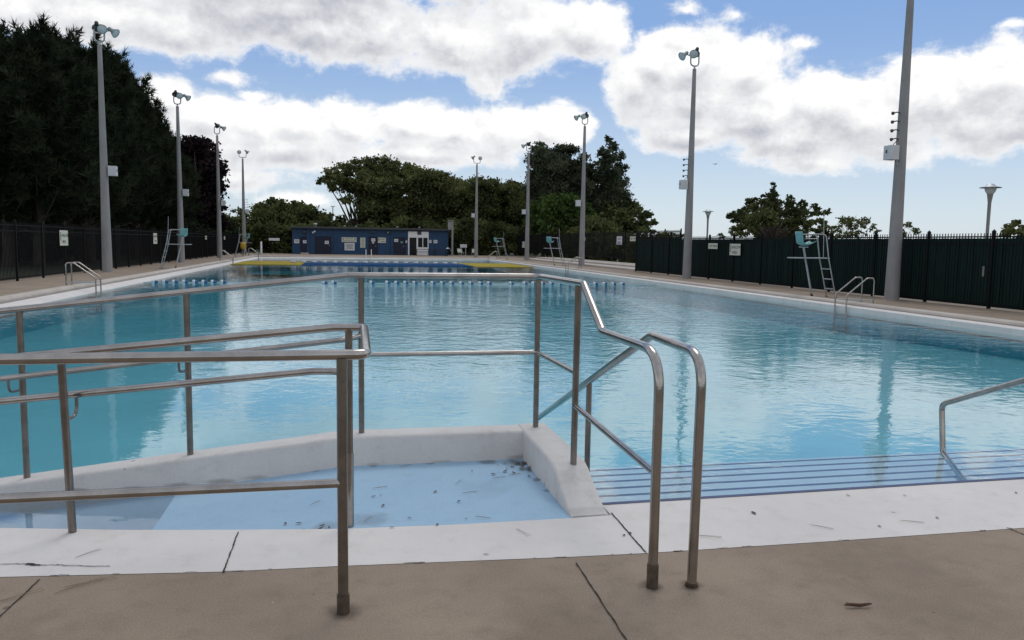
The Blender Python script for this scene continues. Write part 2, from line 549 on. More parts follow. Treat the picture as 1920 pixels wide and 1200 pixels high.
dm = MB()
for i in range(len(OUT) - 1):
    (xa, ya), (xb, yb) = OUT[i], OUT[i + 1]
    dm.poly([(xa, 2.5, 0), (xb, 2.5, 0), (xb, yb - .006, 0), (xa, ya - .006, 0)])
dm.poly([(-8.5, -9, 0), (14.4, -9, 0), (14.4, 2.5, 0)] + [(x, 2.5, 0) for x, y in OUT[::-1][1:]])
dm.poly([(h0, k0, 0), (-8.5, k0, 0), (-8.5, k1, 0), (h0, k1, 0)])
dm.poly([(14.4, k0, 0), (h1, k0, 0), (h1, k1, 0), (14.4, k1, 0)])
dm.poly([(-8.5, YF + 1.0, 0), (14.4, YF + 1.0, 0), (14.4, k1, 0), (-8.5, k1, 0)])
# underside so that joints show dirt, not grass
struct(dm.build('pool_deck', M['deck']))
um = MB()
um.poly([(-8.5, 2.3, -.02), (14.4, 2.3, -.02), (14.4, 4.2, -.02), (-8.5, 4.2, -.02)])
struct(um.build('deck_subbase', M['gap']))

sm = MB()
top = OUT
inner_all = INN + [(1.55, STE), (4, STE + .03), (8, STE + .05), (XR, STE + .06)]


def interp(poly, x):
    xs = [p[0] for p in poly]
    return float(np.interp(x, xs, [p[1] for p in poly]))


xs = sorted(set([round(p[0], 3) for p in OUT + INN] + [1.5501, 4, XR] + list(np.arange(-8.5, 14.4, .5))))
ins = lambda x: interp(INN, x) if x <= 1.55 else interp([(1.55, STE), (4, STE + .03), (8, STE + .05), (XR, STE + .06)], x)
prev = None
for xa, xb in zip(xs[:-1], xs[1:]):
    if xb > 14.4: break
    yb = lambda x: ins(min(max(x, XL), XR))
    ia, ib = yb(xa + 1e-5), yb(xb - 1e-5)
    oa, ob = interp(OUT, xa), interp(OUT, xb)
    sm.poly([(xa, oa, 0), (xb, ob, 0), (xb, ib, 0), (xa, ia, 0)])
    sm.poly([(xa, ia, 0), (xb, ib, 0), (xb, ib, -2.2), (xa, ia, -2.2)])
sm.poly([(1.55, 4.28, 0), (1.55, STE, 0), (1.55, STE, -1), (1.55, 4.28, -1)])
struct(sm.build('pool_surround', M['strip']))

# painted dark edge line of the stairs
nm = MB()
for xa, xb in ((1.56, 4), (4, 8), (8, XR)):
    ia, ib = ins(xa + 1e-4), ins(xb)
    nm.poly([(xa, ia - .035, .004), (xb, ib - .035, .004), (xb, ib + .002, .004), (xa, ia + .002, .004)])
    nm.poly([(xa, ia + .002, .004), (xb, ib + .002, .004), (xb, ib + .002, -.13), (xa, ia + .002, -.13)])
struct(nm.build('painted_edge', M['nosing']))

# joints and a crack
jm = MB()


def groove(a, b, w=.008, z=.004, wob=.002, n=24):
    a, b = Vector((a[0], a[1], 0)), Vector((b[0], b[1], 0))
    d = (b - a).normalized()
    s = Vector((-d.y, d.x, 0))
    pts = []
    for i in range(n + 1):
        c = a.lerp(b, i / n) + s * random.uniform(-wob, wob)
        ww = w * random.uniform(.55, 1.1) / 2
        pts.append((c + s * ww, c - s * ww))
    for i in range(n):
        p, q = pts[i], pts[i + 1]
        jm.add([(p[0].x, p[0].y, z), (p[1].x, p[1].y, z), (q[1].x, q[1].y, z), (q[0].x, q[0].y, z)], [(0, 1, 2, 3)])


for a, b in (((447, 998), (418, 1076)), ((1146, 962), (1211, 1037)), ((75, 1087), (-40, 1195)), ((1080, 1056), (1180, 1210)), ((1888, 990), (1960, 1020))):
    groove(P(*a, z=0), P(*b, z=0), w=.009)
for x in (-6.2, -3.9, 6.0, 8.6, 11.2):
    groove((x, -3), (x, 3.66), .009)
for y in (1.2, -2):
    groove((-8.4, y), (14.2, y), .009, n=120)
for yy in np.arange(8, 74, 3.05):
    groove((-11.8, yy), (-8.55, yy), .02)
    groove((14.45, yy), (17.1, yy), .02)
a = [P(x, y, z=0) for x, y in ((0, 1059), (50, 1058), (75, 1061), (110, 1060), (150, 1062), (205, 1063))]
for i in range(len(a) - 1):
    groove(a[i], a[i + 1], .022 if i == 1 else .007, n=8, wob=.004)
for k in range(18):
    x = random.uniform(-1.9, 3.9)
    ln = random.uniform(.01, .07) * (1.6 if x < 1 else 1)
    groove((x, interp(OUT, x) - .004), (x + ln, interp(OUT, x + ln) - .004), random.uniform(.004, .009), n=6, wob=.004)
struct(jm.build('deck_joints', M['gap']))

# side and far coping: white rim, gutter, rounded beige curb


def sweep(profs, mb):
    """profs: the section (distance outwards, height) at the four corners of the run"""
    def pt(d, z, k):
        if k == 0: return (XL - d, 4.25, z)
        if k == 1: return (XL - d, YF + d, z)
        if k == 2: return (XR + d, YF + d, z)
        return (XR + d, 3.6, z)
    for k in range(3):
        for i in range(len(profs[0]) - 1):
            (a1, a2), (b1, b2) = profs[k][i:i + 2], profs[k + 1][i:i + 2]
            mb.add([pt(*a1, k), pt(*b1, k + 1), pt(*b2, k + 1), pt(*a2, k)], [(0, 1, 2, 3)], 0, False)
    return mb


slant = [(0, -.25), (0, -.104), (.012, -.096), (.40, -.012), (.405, -.05)]
upright = [(0, -.25), (0, .012), (.012, .022), (.40, .022), (.405, -.05)]
struct(sweep([slant, slant, upright, upright], MB()).build('pool_coping', M['strip']))
struct(sweep([[(.405, -.05), (.47, -.05)]] * 4, MB()).build('gutter', M['gap']))
struct(sweep([[(.47, -.05), (.475, .045), (.50, .085), (.55, .105), (.64, .112), (.75, .108), (.86, .09), (.95, .06), (1.0, .02), (1.0, -.04)]] * 4, MB()).build('pool_curb', M['curb']))

# the basin (modelled at the shallower depth it appears to have through the water)
bm_ = MB()
ys = [(STE - .0, None)]
floor_prof = [(STE + .34 + .3 * 6 - .3, -.45), (20, -.72), (45, -.95), (YF, -1.25)]
fx0, fx1 = XL, XR


def fl(xa, xb, y0, z0, y1, z1):
    bm_.poly([(xa, y0, z0), (xb, y0, z0), (xb, y1, z1), (xa, y1, z1)])


fl(fx0, fx1, 5.72, -.44, 20, -.72)
fl(fx0, fx1, 20, -.72, 45, -.95)
fl(fx0, fx1, 45, -.95, YF, -1.25)
fl(fx0, 1.56, 4.2, -.44, 5.72, -.44)
bw_ = MB()
for (xx) in (XL, XR):
    bw_.poly([(xx, 4, -2), (xx, YF, -2), (xx, YF, -.2), (xx, 4, -.2)])
bw_.poly([(XL, YF, -2), (XR, YF, -2), (XR, YF, -.2), (XL, YF, -.2)])
struct(bm_.build('pool_floor', M['pool']))
struct(bw_.build('pool_walls', M['pool']))
stm = MB()
stn = MB()
x0s, x1s = 1.55, 11.5
for k in range(6):
    ya = STE if k == 0 else 4.85 + .308 * (k - 1)
    yb = 4.85 + .308 * k
    z = -.135 - .048 * k
    if k == 5: pass
    stm.poly([(x0s, ya, z), (x1s, ya, z), (x1s, yb, z), (x0s, yb, z)])
    stm.poly([(x0s, yb, z), (x1s, yb, z), (x1s, yb, z - .048), (x0s, yb, z - .048)])
    stn.poly([(x0s, yb - .028, z + .004), (x1s, yb - .028, z + .004), (x1s, yb, z + .004), (x0s, yb, z + .004)])
stm.poly([(x0s, 6.39, -.423), (x1s, 6.39, -.423), (x1s, 6.7, -.45), (x0s, 6.7, -.45)])
struct(stm.build('pool_stairs', M['stairs']))
struct(stn.build('stair_nosing', M['nosing']))

# water
wm = bpy.data.materials.new('pool_water')
wm.use_nodes = True
nt = wm.node_tree
nt.nodes.clear()
out = nt.nodes.new('ShaderNodeOutputMaterial')
vco = nt.nodes.new('ShaderNodeTexCoord').outputs['Object']
sep = N(nt, 'ShaderNodeSeparateXYZ', i_0=vco)
# wind ruffles the middle of the pool more than the sheltered near and left parts
pat = N(nt, 'ShaderNodeTexNoise', i_Vector=vco, i_Scale=.13, i_Detail=2.0)
calm_y = ss(nt, sep.outputs[1], 6.0, 17.0)
calm_x = ss(nt, sep.outputs[0], -4.5, 3.0)
wamp = mth(nt, 'MULTIPLY', mth(nt, 'MULTIPLY_ADD', calm_y, .86, .14), mth(nt, 'MULTIPLY_ADD', calm_x, .62, .38))
wamp = mth(nt, 'MULTIPLY', wamp, mth(nt, 'MULTIPLY_ADD', ss(nt, pat.outputs['Fac'], .35, .65), .7, .5))
calm_far = ss(nt, sep.outputs[1], 26, 40)
wamp = mth(nt, 'MULTIPLY', wamp, mth(nt, 'MULTIPLY_ADD', calm_far, -.30, 1.0))
rot = N(nt, 'ShaderNodeMapping', i_Vector=vco)
rot.inputs['Rotation'].default_value = (0, 0, .25)
rot.inputs['Scale'].default_value = (.9, 1.15, 1)
n1 = N(nt, 'ShaderNodeTexNoise', i_Vector=rot.outputs[0], i_Scale=2.1, i_Detail=2.0, i_Distortion=.7)
n2 = N(nt, 'ShaderNodeTexNoise', i_Vector=rot.outputs[0], i_Scale=8.5, i_Detail=3.0, i_Distortion=.4)
hh = mth(nt, 'ADD', mth(nt, 'MULTIPLY', n1.outputs['Fac'], .7), mth(nt, 'MULTIPLY', n2.outputs['Fac'], .3))
hh = mth(nt, 'MULTIPLY', hh, wamp)
bmp = N(nt, 'ShaderNodeBump', i_Strength=1.0, i_Distance=.042, i_Height=hh)
fr = N(nt, 'ShaderNodeFresnel', i_IOR=1.5, i_Normal=bmp.outputs[0])
tr = N(nt, 'ShaderNodeBsdfTransparent', i_Color=(.97, .995, 1, 1))
gl = N(nt, 'ShaderNodeBsdfGlossy', i_Color=(1, 1, 1, 1), i_Roughness=.012, i_Normal=bmp.outputs[0])
mx = N(nt, 'ShaderNodeMixShader', i_0=fr.outputs[0], i_1=tr.outputs[0], i_2=gl.outputs[0])
nt.links.new(mx.outputs[0], out.inputs['Surface'])
ab = N(nt, 'ShaderNodeVolumeAbsorption', i_Density=.075)
ab.inputs['Color'].default_value = (.20, .80, .86, 1)
nt.links.new(ab.outputs[0], out.inputs['Volume'])
ww = MB()
e = .03
ww.box(((XL + XR) / 2, (4.0 + YF + e) / 2, WZ - 1.0), (XR - XL + 2 * e, YF + e - 4.0, 2.0))
struct(ww.build('pool_water', wm))

# ramp floor
rm = MB()
rx = [-6.5, -3.5, -1.85, -1.16, -.62, -.02, .6, 1.31]
for xa, xb in zip(rx[:-1], rx[1:]):
    za, zb = min(0, (xa + .02) * .107) - .003, min(0, (xb + .02) * .107) - .003
    rm.poly([(xa, ins(xa) + .001, za), (xb, ins(xb - 1e-4) + .001, zb), (xb, 5.62, zb), (xa, 5.62, za)])
struct(rm.build('access_ramp', M['ramp']))
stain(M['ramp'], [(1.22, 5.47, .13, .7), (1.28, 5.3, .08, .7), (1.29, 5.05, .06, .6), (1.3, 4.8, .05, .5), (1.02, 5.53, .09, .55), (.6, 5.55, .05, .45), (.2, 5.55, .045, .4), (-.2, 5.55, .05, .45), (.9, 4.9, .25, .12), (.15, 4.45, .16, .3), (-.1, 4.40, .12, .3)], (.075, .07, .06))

# ------------------------------------------------------------------ the low wall round the ramp landing
def ramp_wall():
    mb = MB()
    # section stations along the back run: (x, floor z, top z)
    st = [(-6.5, -.49), (-2.16, -.02), (-1.08, .10), (-.35, .175), (-.10, .205), (.03, .215), (.6, .212), (1.30, .212)]
    yi, yo, r = 5.56, 5.78, .022
    def sec(x, zt, zb=-1.0):
        pr = [(yi, zb), (yi, zt - r), (yi + r * .3, zt - r * .3), (yi + r, zt), (yo - r, zt), (yo - r * .3, zt - r * .3), (yo, zt - r), (yo, zb)]
        return [(x, y, z) for y, z in pr]
    secs = [sec(*q) for q in st]
    n = len(secs[0])
    for i in range(len(secs) - 1):
        vs = secs[i] + secs[i + 1]
        mb.add(vs, [(k, k + 1, n + k + 1, n + k) for k in range(n - 1)], 0, True)
    # return run towards the deck, with its rounded slope at the end
    prof = [(5.78, .212), (5.30, .212), (4.90, .210), (4.74, .200), (4.66, .175), (4.56, .12), (4.42, .055), (4.34, .022), (4.286, .006)]
    xi, xo = 1.30, 1.53
    def sec2(y, zt, zb=-1.0):
        pr = [(xi, zb), (xi, zt - min(r, zt * .4)), (xi + r * .3, zt - r * .2), (xi + r, zt), (xo - r, zt), (xo - r * .3, zt - r * .2), (xo + .0, zt - min(r, zt * .4)), (xo + .0, zb)]
        return [(x, y, z) for x, z in pr]
    secs = [sec2(*q) for q in prof]
    for i in range(len(secs) - 1):
        vs = secs[i] + secs[i + 1]
        mb.add(vs, [(k, n + k, n + k + 1, k + 1) for k in range(n - 1)], 0, True)
    mb.add(secs[0], [tuple(range(n))])
    mb.add(secs[-1], [tuple(range(n))[::-1]])
    mb.add(sec(1.30, .212), [tuple(range(n))])
    o = mb.build('ramp_wall', M['wall_white'])
    return tag(o, 'low white concrete wall bending round the pale blue ramp landing', 'wall')


ramp_wall()
stain(M['wall_white'], [(-.62, 5.56, -.052, .022, .35), (-.85, 5.56, -.07, .026, .5), (-1.1, 5.56, -.085, .026, .5), (-1.4, 5.56, -.09, .024, .55), (-1.75, 5.56, -.085, .022, .5), (1.3, 5.3, .0, .035, .5), (1.28, 5.56, .01, .03, .5), (1.3, 4.9, .0, .03, .4), (.7, 5.56, .0, .02, .4), (.2, 5.56, .0, .02, .35), (1.41, 4.33, .02, .05, .2)], (.16, .155, .14), (.2, 1, 1))

# ------------------------------------------------------------------ stainless handrails
RR = .0232


def rail(path, rad, r=RR, n=16, rs=6):
    return MB().tube(fillet(path, rad, rs), r, n)


# A: long rail on the low wall
t = thing('handrail', 'long stainless handrail standing on the low white ramp wall', 'handrail', (1.41, 3.31, 0))
bx, by = 1.41, 3.31


def L(p): return (p[0] - bx, p[1] - by, p[2])


YA = 5.66
toprail = [(-6.0, YA, .68), (.03, YA, 1.355), (1.43, YA, 1.355), (1.43, 4.56, 1.36), (1.41, 4.12, 1.115), (1.41, 3.31, 1.115), (1.41, 3.31, .04)]
rail([L(p) for p in toprail], [.10, .09, .07, .09, .19], n=18, rs=8).build('top_rail', M['steel'], t)
MB().tube([L((1.41, 3.31, 0)), L((1.41, 3.31, .115))], .0275, 16).build('base_sleeve', M['collar'], t)
for (x, z0) in ((-5.2, -.35), (-4.1, -.23), (-2.08, -.03), (-1.05, .09), (.12, .20)):
    zt = 1.355 + min(0, (x - .03)) * .112
    MB().tube([L((x, YA, z0)), L((x, YA, zt - .01))], .0208, 14).build('post', M['steel2'], t)
MB().tube([L((1.42, YA, .19)), L((1.42, YA, 1.34))], .0208, 14).build('post', M['steel2'], t)
MB().tube([L((1.44, 4.72, .18)), L((1.43, 4.67, 1.345))], .0208, 14).build('post', M['steel2'], t)
MB().tube([L((.14, YA, .785)), L((1.42, YA, .785))], .0178, 12).build('middle_rail', M['steel'], t)
MB().tube([L((1.42, YA, .785)), L((1.437, 4.70, .785))], .0178, 12).build('middle_rail', M['steel'], t)
MB().tube([L((1.437, 4.70, .575)), L((1.41, 3.31, .545))], .0178, 12).build('middle_rail', M['steel'], t)
# lower grab rail held by curved brackets on the landing side
gr = [(-6.0, 5.53, .27), (-.02, 5.53, .91), (.06, 5.57, .92), (.115, 5.655, .925)]
rail([L(p) for p in gr], .08, .020, 14).build('grab_rail', M['steel'], t)
for x in (-4.1, -2.08, -1.05):
    zg = .91 + (x + .02) * .107
    MB().tube([L(q) for q in fillet([(x, YA, zg - .10), (x - .035, 5.535, zg - .10), (x - .035, 5.53, zg - .012)], .06, 6)], .0085, 8).build('bracket', M['steel2'], t)

# B: U-shaped rail on the near side of the ramp
t = thing('handrail', 'stainless handrail looping from the tan deck back along the near side of the ramp', 'handrail', (-.01, 3.31, 0))
bx, by = -.01, 3.31
tb = [(-6.5, 3.36, 1.125), (.09, 3.31, 1.125), (.11, 4.36, 1.125), (-.06, 4.36, 1.125), (-6.0, 4.75, .55)]
rail([L(p) for p in tb], [.055, .05, .05], r=.0222, n=18, rs=7).build('top_rail', M['steel'], t)
MB().tube([L((-6.5, 3.36, .575)), L((-.01, 3.31, .575))], .0195, 14).build('bottom_rail', M['steel'], t)
MB().tube([L((-.01, 3.31, 0)), L((-.01, 3.31, 1.11))], .0225, 16).build('post', M['steel2'], t)
MB().tube([L((-.01, 3.31, 0)), L((-.01, 3.31, .085))], .0275, 16).build('base_sleeve', M['collar'], t)
MB().tube([L((.025, 4.36, -.01)), L((.025, 4.36, 1.115))], .0208, 14).build('post', M['steel2'], t)
MB().tube([L((.025, 4.36, -.01)), L((.025, 4.36, .42))], .0245, 14).build('post_sleeve', M['steel'], t)
for x in (-1.45, -3.0, -4.6):
    y = 4.36 + (-.06 - x) * .0657
    MB().tube([L((x, y + .08, -.2)), L((x, y, 1.12 + (x + .06) * .0968))], .0208, 14).build('post', M['steel2'], t)
gb = [(-6.0, 4.88, .33), (-.17, 4.485, .865), (-.06, 4.45, .868), (.02, 4.37, .868)]
rail([L(p) for p in gb], [.12, .05], .020, 14).build('grab_rail', M['steel'], t)
for x in (-1.45, -3.0):
    y = 4.36 + (-.06 - x) * .0657
    zg = .865 + (x + .17) * .0918
    MB().tube([L(q) for q in fillet([(x, y + .0, zg - .12), (x + .025, y + .13, zg - .115), (x + .025, y + .135, zg - .012)], .06, 6)], .0095, 8).build('bracket', M['steel2'], t)

# C: stair rail beside the wall
t = thing('handrail', 'curved stainless stair handrail running down from the deck into the water', 'handrail', (1.6, 3.29, 0))
bx, by = 1.6, 3.29
rail([L(p) for p in [(1.6, 3.29, 0), (1.61, 3.29, 1.105), (1.66, 4.02, 1.105), (1.70, 6.75, .015), (1.70, 6.85, -.3)]], [.17, .07, .05], n=18, rs=8).build('top_rail', M['steel'], t)
MB().tube([L((1.705, 5.25, -.4)), L((1.705, 5.25, .62))], .0208, 14).build('post', M['steel2'], t)
MB().tube([L((1.6, 3.29, 0)), L((1.6, 3.29, .014))], .031, 16).build('base_flange', M['rust'], t)

# D: rail of the other side of the stairs
t = thing('handrail', 'bent stainless stair handrail entering the water at the right', 'handrail', (5.0, 5.65, -.2))
bx, by = 5.0, 5.65


def L2(p): return (p[0] - 5.0, p[1] - 5.65, p[2] + .2)


rail([L2(p) for p in [(4.64, 4.98, -.155), (4.99, 5.60, -.125), (5.0, 5.66, .285), (5.0, 4.30, .875), (5.0, 3.3, .9), (5.0, 3.3, 0)]], [.06, .075, .1, .17], n=16, rs=7).build('top_rail', M['steel'], t)

# ------------------------------------------------------------------ pool ladders (grab rails)
def ladder(loc, face, label, wid=.5, group='grab rails round the pool edge', white=False):
    t = thing('pool_ladder', label, 'grab rail', loc, 0 if face > 0 else math.pi, group)
    m = M['white'] if white else M['steel']
    for s in (-1, 1):
        y = s * wid / 2
        path = [(0, y, 0), (0, y, .60), (.0, y, .80), (.22, y, .80), (.82, y, .34), (.82, y, -.7)]
        MB().tube(fillet(path, [0, .12, .12, .08], 5), .021, 10).build('side_rail', m, t)
        MB().tube([(0, y, .20), (.82, y, .20)], .014, 8).build('cross_bar', M['galv'], t)
        MB().lathe([(.0, .02), (.045, .02), (.05, 0)], 12, M=Matrix.Translation((0, y, 0))).build('foot_flange', M['steel2'], t)
    for z in (-.3, -.55):
        MB().box((.82, 0, z), (.08, wid, .025)).build('tread', M['steel'], t)
    return t


ladder((-8.25, 26.3, 0), 1, 'stainless pool ladder on the left side nearest the camera, by the shallow area sign')
ladder((-8.25, 56.5, 0), 1, 'stainless pool ladder on the left side by the third light pole')
ladder((-8.25, 73.0, 0), 1, 'stainless pool ladder in the far left corner of the pool')
ladder((14.15, 19.0, 0), -1, 'stainless pool ladder on the right side, in front of the thick nearest light pole')
ladder((14.15, 46.0, 0), -1, 'stainless pool ladder on the right side in front of the concrete terrace')
ladder((14.15, 72.6, 0), -1, 'stainless pool ladder in the far right corner of the pool')
lf = ladder((2.3, YF + .85, 0), 1, 'small white-topped pool ladder at the far end, in front of the blue building', wid=.5, white=True)
lf.rotation_euler = (0, 0, -math.pi / 2)

# ------------------------------------------------------------------ lifeguard chairs
def guard_chair(loc, face, label, flip=1, turn=0.0):
    t = thing('lifeguard_chair', label, 'lifeguard chair', loc, 0 if face > 0 else math.pi, 'lifeguard chairs')
    w = .25
    for s in (-1, 1):
        path = [(-.36, s * w, 0), (-.02, s * w, 1.30), (.11, s * w, 2.04), (.72, s * w, 2.03)]
        MB().tube(fillet(path, [.3, .16], 5), .021, 10).build('ladder_rail', M['galv'], t)
        MB().lathe([(0, .025), (.04, .025), (.05, 0)], 10, M=Matrix.Translation((-.36, s * w, 0))).build('foot', M['rust'], t)
    for z in (.27, .59, .92):
        x = -.36 + .34 * z / 1.3
        MB().box((x, 0, z), (.09, 2 * w - .04, .03)).build('rung', M['galv'], t)
    MB().tube([(.34, 0, 0), (.74, 0, 1.62)], .034, 10).build('front_leg', M['galv'], t)
    MB().tube([(.34, 0, 0), (.365, 0, .11)], .042, 10).build('leg_foot', M['rust'], t)
    MB().box((.54, 0, 1.27), (1.22, .52, .035)).build('foot_platform', M['galv'], t, bevel=.006)
    MB().tube([(.0, 0, 1.3), (.06, 0, 2.72)], .012, 8).build('umbrella_socket', M['galv'], t)
    MB().tube([(.74, -w, 1.62), (.74, w, 1.62)], .016, 8).build('seat_beam', M['galv'], t)
    # moulded shell seat, turned as on this chair
    f = flip
    prof = [(.34 * -f, 1.76), (.16 * -f, 1.68), (.0, 1.65), (.14 * f, 1.70), (.20 * f, 1.84), (.235 * f, 2.02), (.25 * f, 2.12)]
    mb = MB()
    nn = 9
    vs = []
    for i, (x, z) in enumerate(prof):
        hw = .205 if i > 2 else .20
        if i in (0, 6): hw = .20
        for k in range(nn):
            u = -1 + 2 * k / (nn - 1)
            cup = .055 * abs(u) ** 2.4
            vs.append((.74 + x - f * (cup if i > 3 else 0) * .8, u * hw, z + (cup if i <= 3 else 0)))
    fs = [(i * nn + k, i * nn + k + 1, (i + 1) * nn + k + 1, (i + 1) * nn + k) for i in range(len(prof) - 1) for k in range(nn - 1)]
    ct, st_ = math.cos(turn), math.sin(turn)
    vs = [(.74 + (x - .74) * ct - y * st_, (x - .74) * st_ + y * ct, z) for x, y, z in vs]
    mb.add(vs, fs, 0, True)
    so_ = mb.build('seat', M['teal'], t)
    sol = so_.modifiers.new('thick', 'SOLIDIFY')
    sol.thickness = .02
    return t


guard_chair((15.3, 22.85, 0), -1, 'nearest lifeguard chair on the right, teal seat against the green slatted fence')
guard_chair((15.4, 55.2, 0), -1, 'lifeguard chair on the right beside the ladder in front of the terrace', 1, .9)
guard_chair((15.2, 74.5, 0), -1, 'lifeguard chair in the far right corner', 1, .5)
guard_chair((-9.05, 44.2, 0), 1, 'lifeguard chair on the left, by the second light pole', 1, 1.35)
guard_chair((-9.5, 76.5, 0), 1, 'lifeguard chair in the far left corner with a yellow bundle behind it', 1, .6)

# ------------------------------------------------------------------ floodlight poles
def flood(mb, c, d, sc=.78):
    d = Vector(d).normalized()
    q = d.to_track_quat('Z', 'Y').to_matrix().to_4x4()
    T = Matrix.Translation(c) @ q @ Matrix.Scale(sc, 4)
    mb.lathe([(.0, -.30), (.10, -.30), (.115, -.20), (.115, -.06), (.14, -.02), (.21, .10), (.265, .22), (.275, .225), (.255, .215), (.2, .1)], 18, M=T)
    return T


def light_pole(loc, side, label, h=10.1, pegs=False, heads=3, wide=False):
    """side: +1 when the pool lies towards +X"""
    t = thing('light_pole', label, 'light pole', loc, 0, 'floodlight poles round the pool')
    pr = [(.235, 0), (.222, .02)] + [(.220 - .130 * k / 8, .03 + (h - .03) * k / 8) for k in range(9)] + [(.0, h + .005)]
    MB().lathe(pr, 20).build('shaft', M['pole'], t)
    hw = .21 if not wide else .36
    ym = MB()
    ym.tube([(0, 0, h), (0, 0, h + .16)], .045, 10)
    ym.tube(fillet([(-hw, 0, h + .66), (-hw, 0, h + .14), (hw, 0, h + .14), (hw, 0, h + .66)], .19, 7), .036, 10)
    ym.build('yoke', M['galv'], t)
    s = side
    if heads == 3:
        ds = [((s * .58, -.05, h + .62), (s * .86, -.25, -.62), 'lampgreen'), ((s * .16, -.22, h + .70), (s * .35, -.75, -.52), 'lampgreen'), ((-s * .12, .12, h + .86), (-s * .20, .88, -.38), 'lampdark')]
    elif wide:
        ds = [((-s * .34, -.1, h + .72), (s * .15, -.8, -.35), 'lampgreen'), ((s * .42, .05, h + .76), (s * .75, .3, -.55), 'lampgreen')]
    else:
        ds = [((s * .46, -.05, h + .64), (s * .9, -.25, -.5), 'lampgreen'), ((-s * .05, .1, h + .88), (s * .25, .7, -.3), 'lampdark')]
    for c, d, mm in ds:
        mb = MB()
        T = flood(mb, c, d)
        q = T @ Vector((0, 0, -.1))
        anchor = Vector((hw if q.x > 0 else -hw, 0, h + .60))
        mb.tube([anchor, q], .028, 8)
        fo = mb.build('floodlight', M[mm], t)
        MB().lathe([(.24, .205), (.16, .235), (0, .245)], 18, M=T).build('lens', M['glass'] if mm != 'lampdark' else M['lampdark'], fo)
    bxs = MB().box((s * .385, -.06, 4.57), (.34, .30, .44)).build('control_box', M['box'], t, bevel=.012)
    MB().box((s * .56 + s * .003, -.06, 4.6), (.012, .05, .10)).build('latch', M['lampdark'], bxs)
    MB().tube([(s * .16, -.08, 4.2), (s * .2, -.08, 4.4), (s * .24, -.06, 4.46)], .014, 6).build('conduit', M['galv'], t)
    if pegs:
        for k in range(4):
            z = 5.0 + .265 * k
            mb = MB()
            mb.tube([(s * .15, -.03, z), (s * .25, -.03, z + .02), (s * .40, -.03, z - .03)], [.02, .018, .022], 8)
            mb.lathe([(0, .05), (.045, .04), (.05, -.01), (.03, -.05), (0, -.05)], 10, M=Matrix.Translation((s * .39, -.03, z - .02)))
            mb.build('insulator', M['lampdark'] if pegs != 'white' else M['floatwhite'], t)
        MB().tube(fillet([(s * .17, -.03, 4.98), (s * .24, -.03, 4.9), (s * .36, -.05, 4.79)], .03, 3), .012, 6).build('cable', M['lampdark'], t)
    return t


light_pole((-10.58, 38.9, 0), 1, 'floodlight pole on the left nearest the camera, in front of the dark pines')
light_pole((-10.49, 55.2, 0), 1, 'second floodlight pole along the left fence, behind a lifeguard chair')
light_pole((-10.2, 69.6, 0), 1, 'third floodlight pole along the left fence, in front of the dark red tree', heads=2)
light_pole((-10.45, 88.5, 0), 1, 'floodlight pole in the far left corner with small insulators and open sky behind it', pegs='white', heads=2, wide=True)
light_pole((17.0, 21.65, 0), -1, 'thick floodlight pole on the right, cut by the top edge of the picture', pegs=True)
light_pole((16.6, 36.0, 0), -1, 'floodlight pole on the right with three lamps, four dark insulators and green fence behind', pegs=True)
light_pole((17.1, 55.2, 0), -1, 'floodlight pole on the right with three lamps standing in front of the terrace')
light_pole((17.1, 72.8, 0), -1, 'floodlight pole on the right in front of the left edge of the poplars', heads=2)
light_pole((14.3, 85.5, 0), -1, 'floodlight pole at the far end, right of the blue building', heads=2, wide=True)

# ------------------------------------------------------------------ fences
def fence_run(t, a, b, h, slats=False, panel=2.44, picket=.11, z0=0.0, holes=()):
    a, b = Vector((a[0], a[1], z0)), Vector((b[0], b[1], z0))
    base = Vector(t.location)
    Ln = (b - a).length
    n = max(1, round(Ln / panel))
    d = (b - a).normalized()
    ang = math.atan2(d.y, d.x)
    for i in range(n + 1):
        p = a + d * (Ln * i / n) - base
        mb = MB()
        mb.box((p.x, p.y, z0 + h / 2 + .01), (.075, .075, h + .02), rz=ang)
        mb.add([Vector((p.x, p.y, z0 + h + .09))] + [Vector((p.x + u * .045, p.y + v * .045, z0 + h + .02)) for u, v in ((-1, -1), (1, -1), (1, 1), (-1, 1))], [(0, 1, 2), (0, 2, 3), (0, 3, 4), (0, 4, 1), (4, 3, 2, 1)])
        mb.build('post', M['black'], t)
    for i in range(n):
        p = a + d * (Ln * i / n) - base
        q = a + d * (Ln * (i + 1) / n) - base
        mb = MB()
        mid = (p + q) / 2
        for zz in (.12, h - .32, h - .12):
            mb.box((mid.x, mid.y, z0 + zz), ((q - p).length - .06, .035, .04), rz=ang)
        k = int((q - p).length / picket)
        for j in range(1, k):
            c = p.lerp(q, j / k)
            mb.box((c.x, c.y, z0 + h / 2 + .02), (.019, .019, h - .08), rz=ang)
        mb.build('picket_panel', M['black'], t)
        if slats:
            sb = MB()
            nrm = Vector((-d.y, d.x, 0)) * .0
            for j in range(k):
                c = p.lerp(q, (j + .5) / k)
                wj = .080 + random.uniform(-.003, .003)
                tilt = random.uniform(-.25, .25)
                zt = h - .16 + random.uniform(-.006, .006)
                gap = holes.get((i, j)) if holes else None
                for za, zb in (((.05, gap[0]), (gap[1], zt)) if gap else ((.05, zt),)):
                    sb.box((c.x, c.y, z0 + (za + zb) / 2), (wj, .006, zb - za), rz=ang + (0 if gap else tilt))
                    sb.box((c.x + d.y * .009, c.y - d.x * .009, z0 + (za + zb) / 2), ((q - p).length / k, .002, zb - za), rz=ang)
            sb.build('privacy_slats', M['slat'], t)


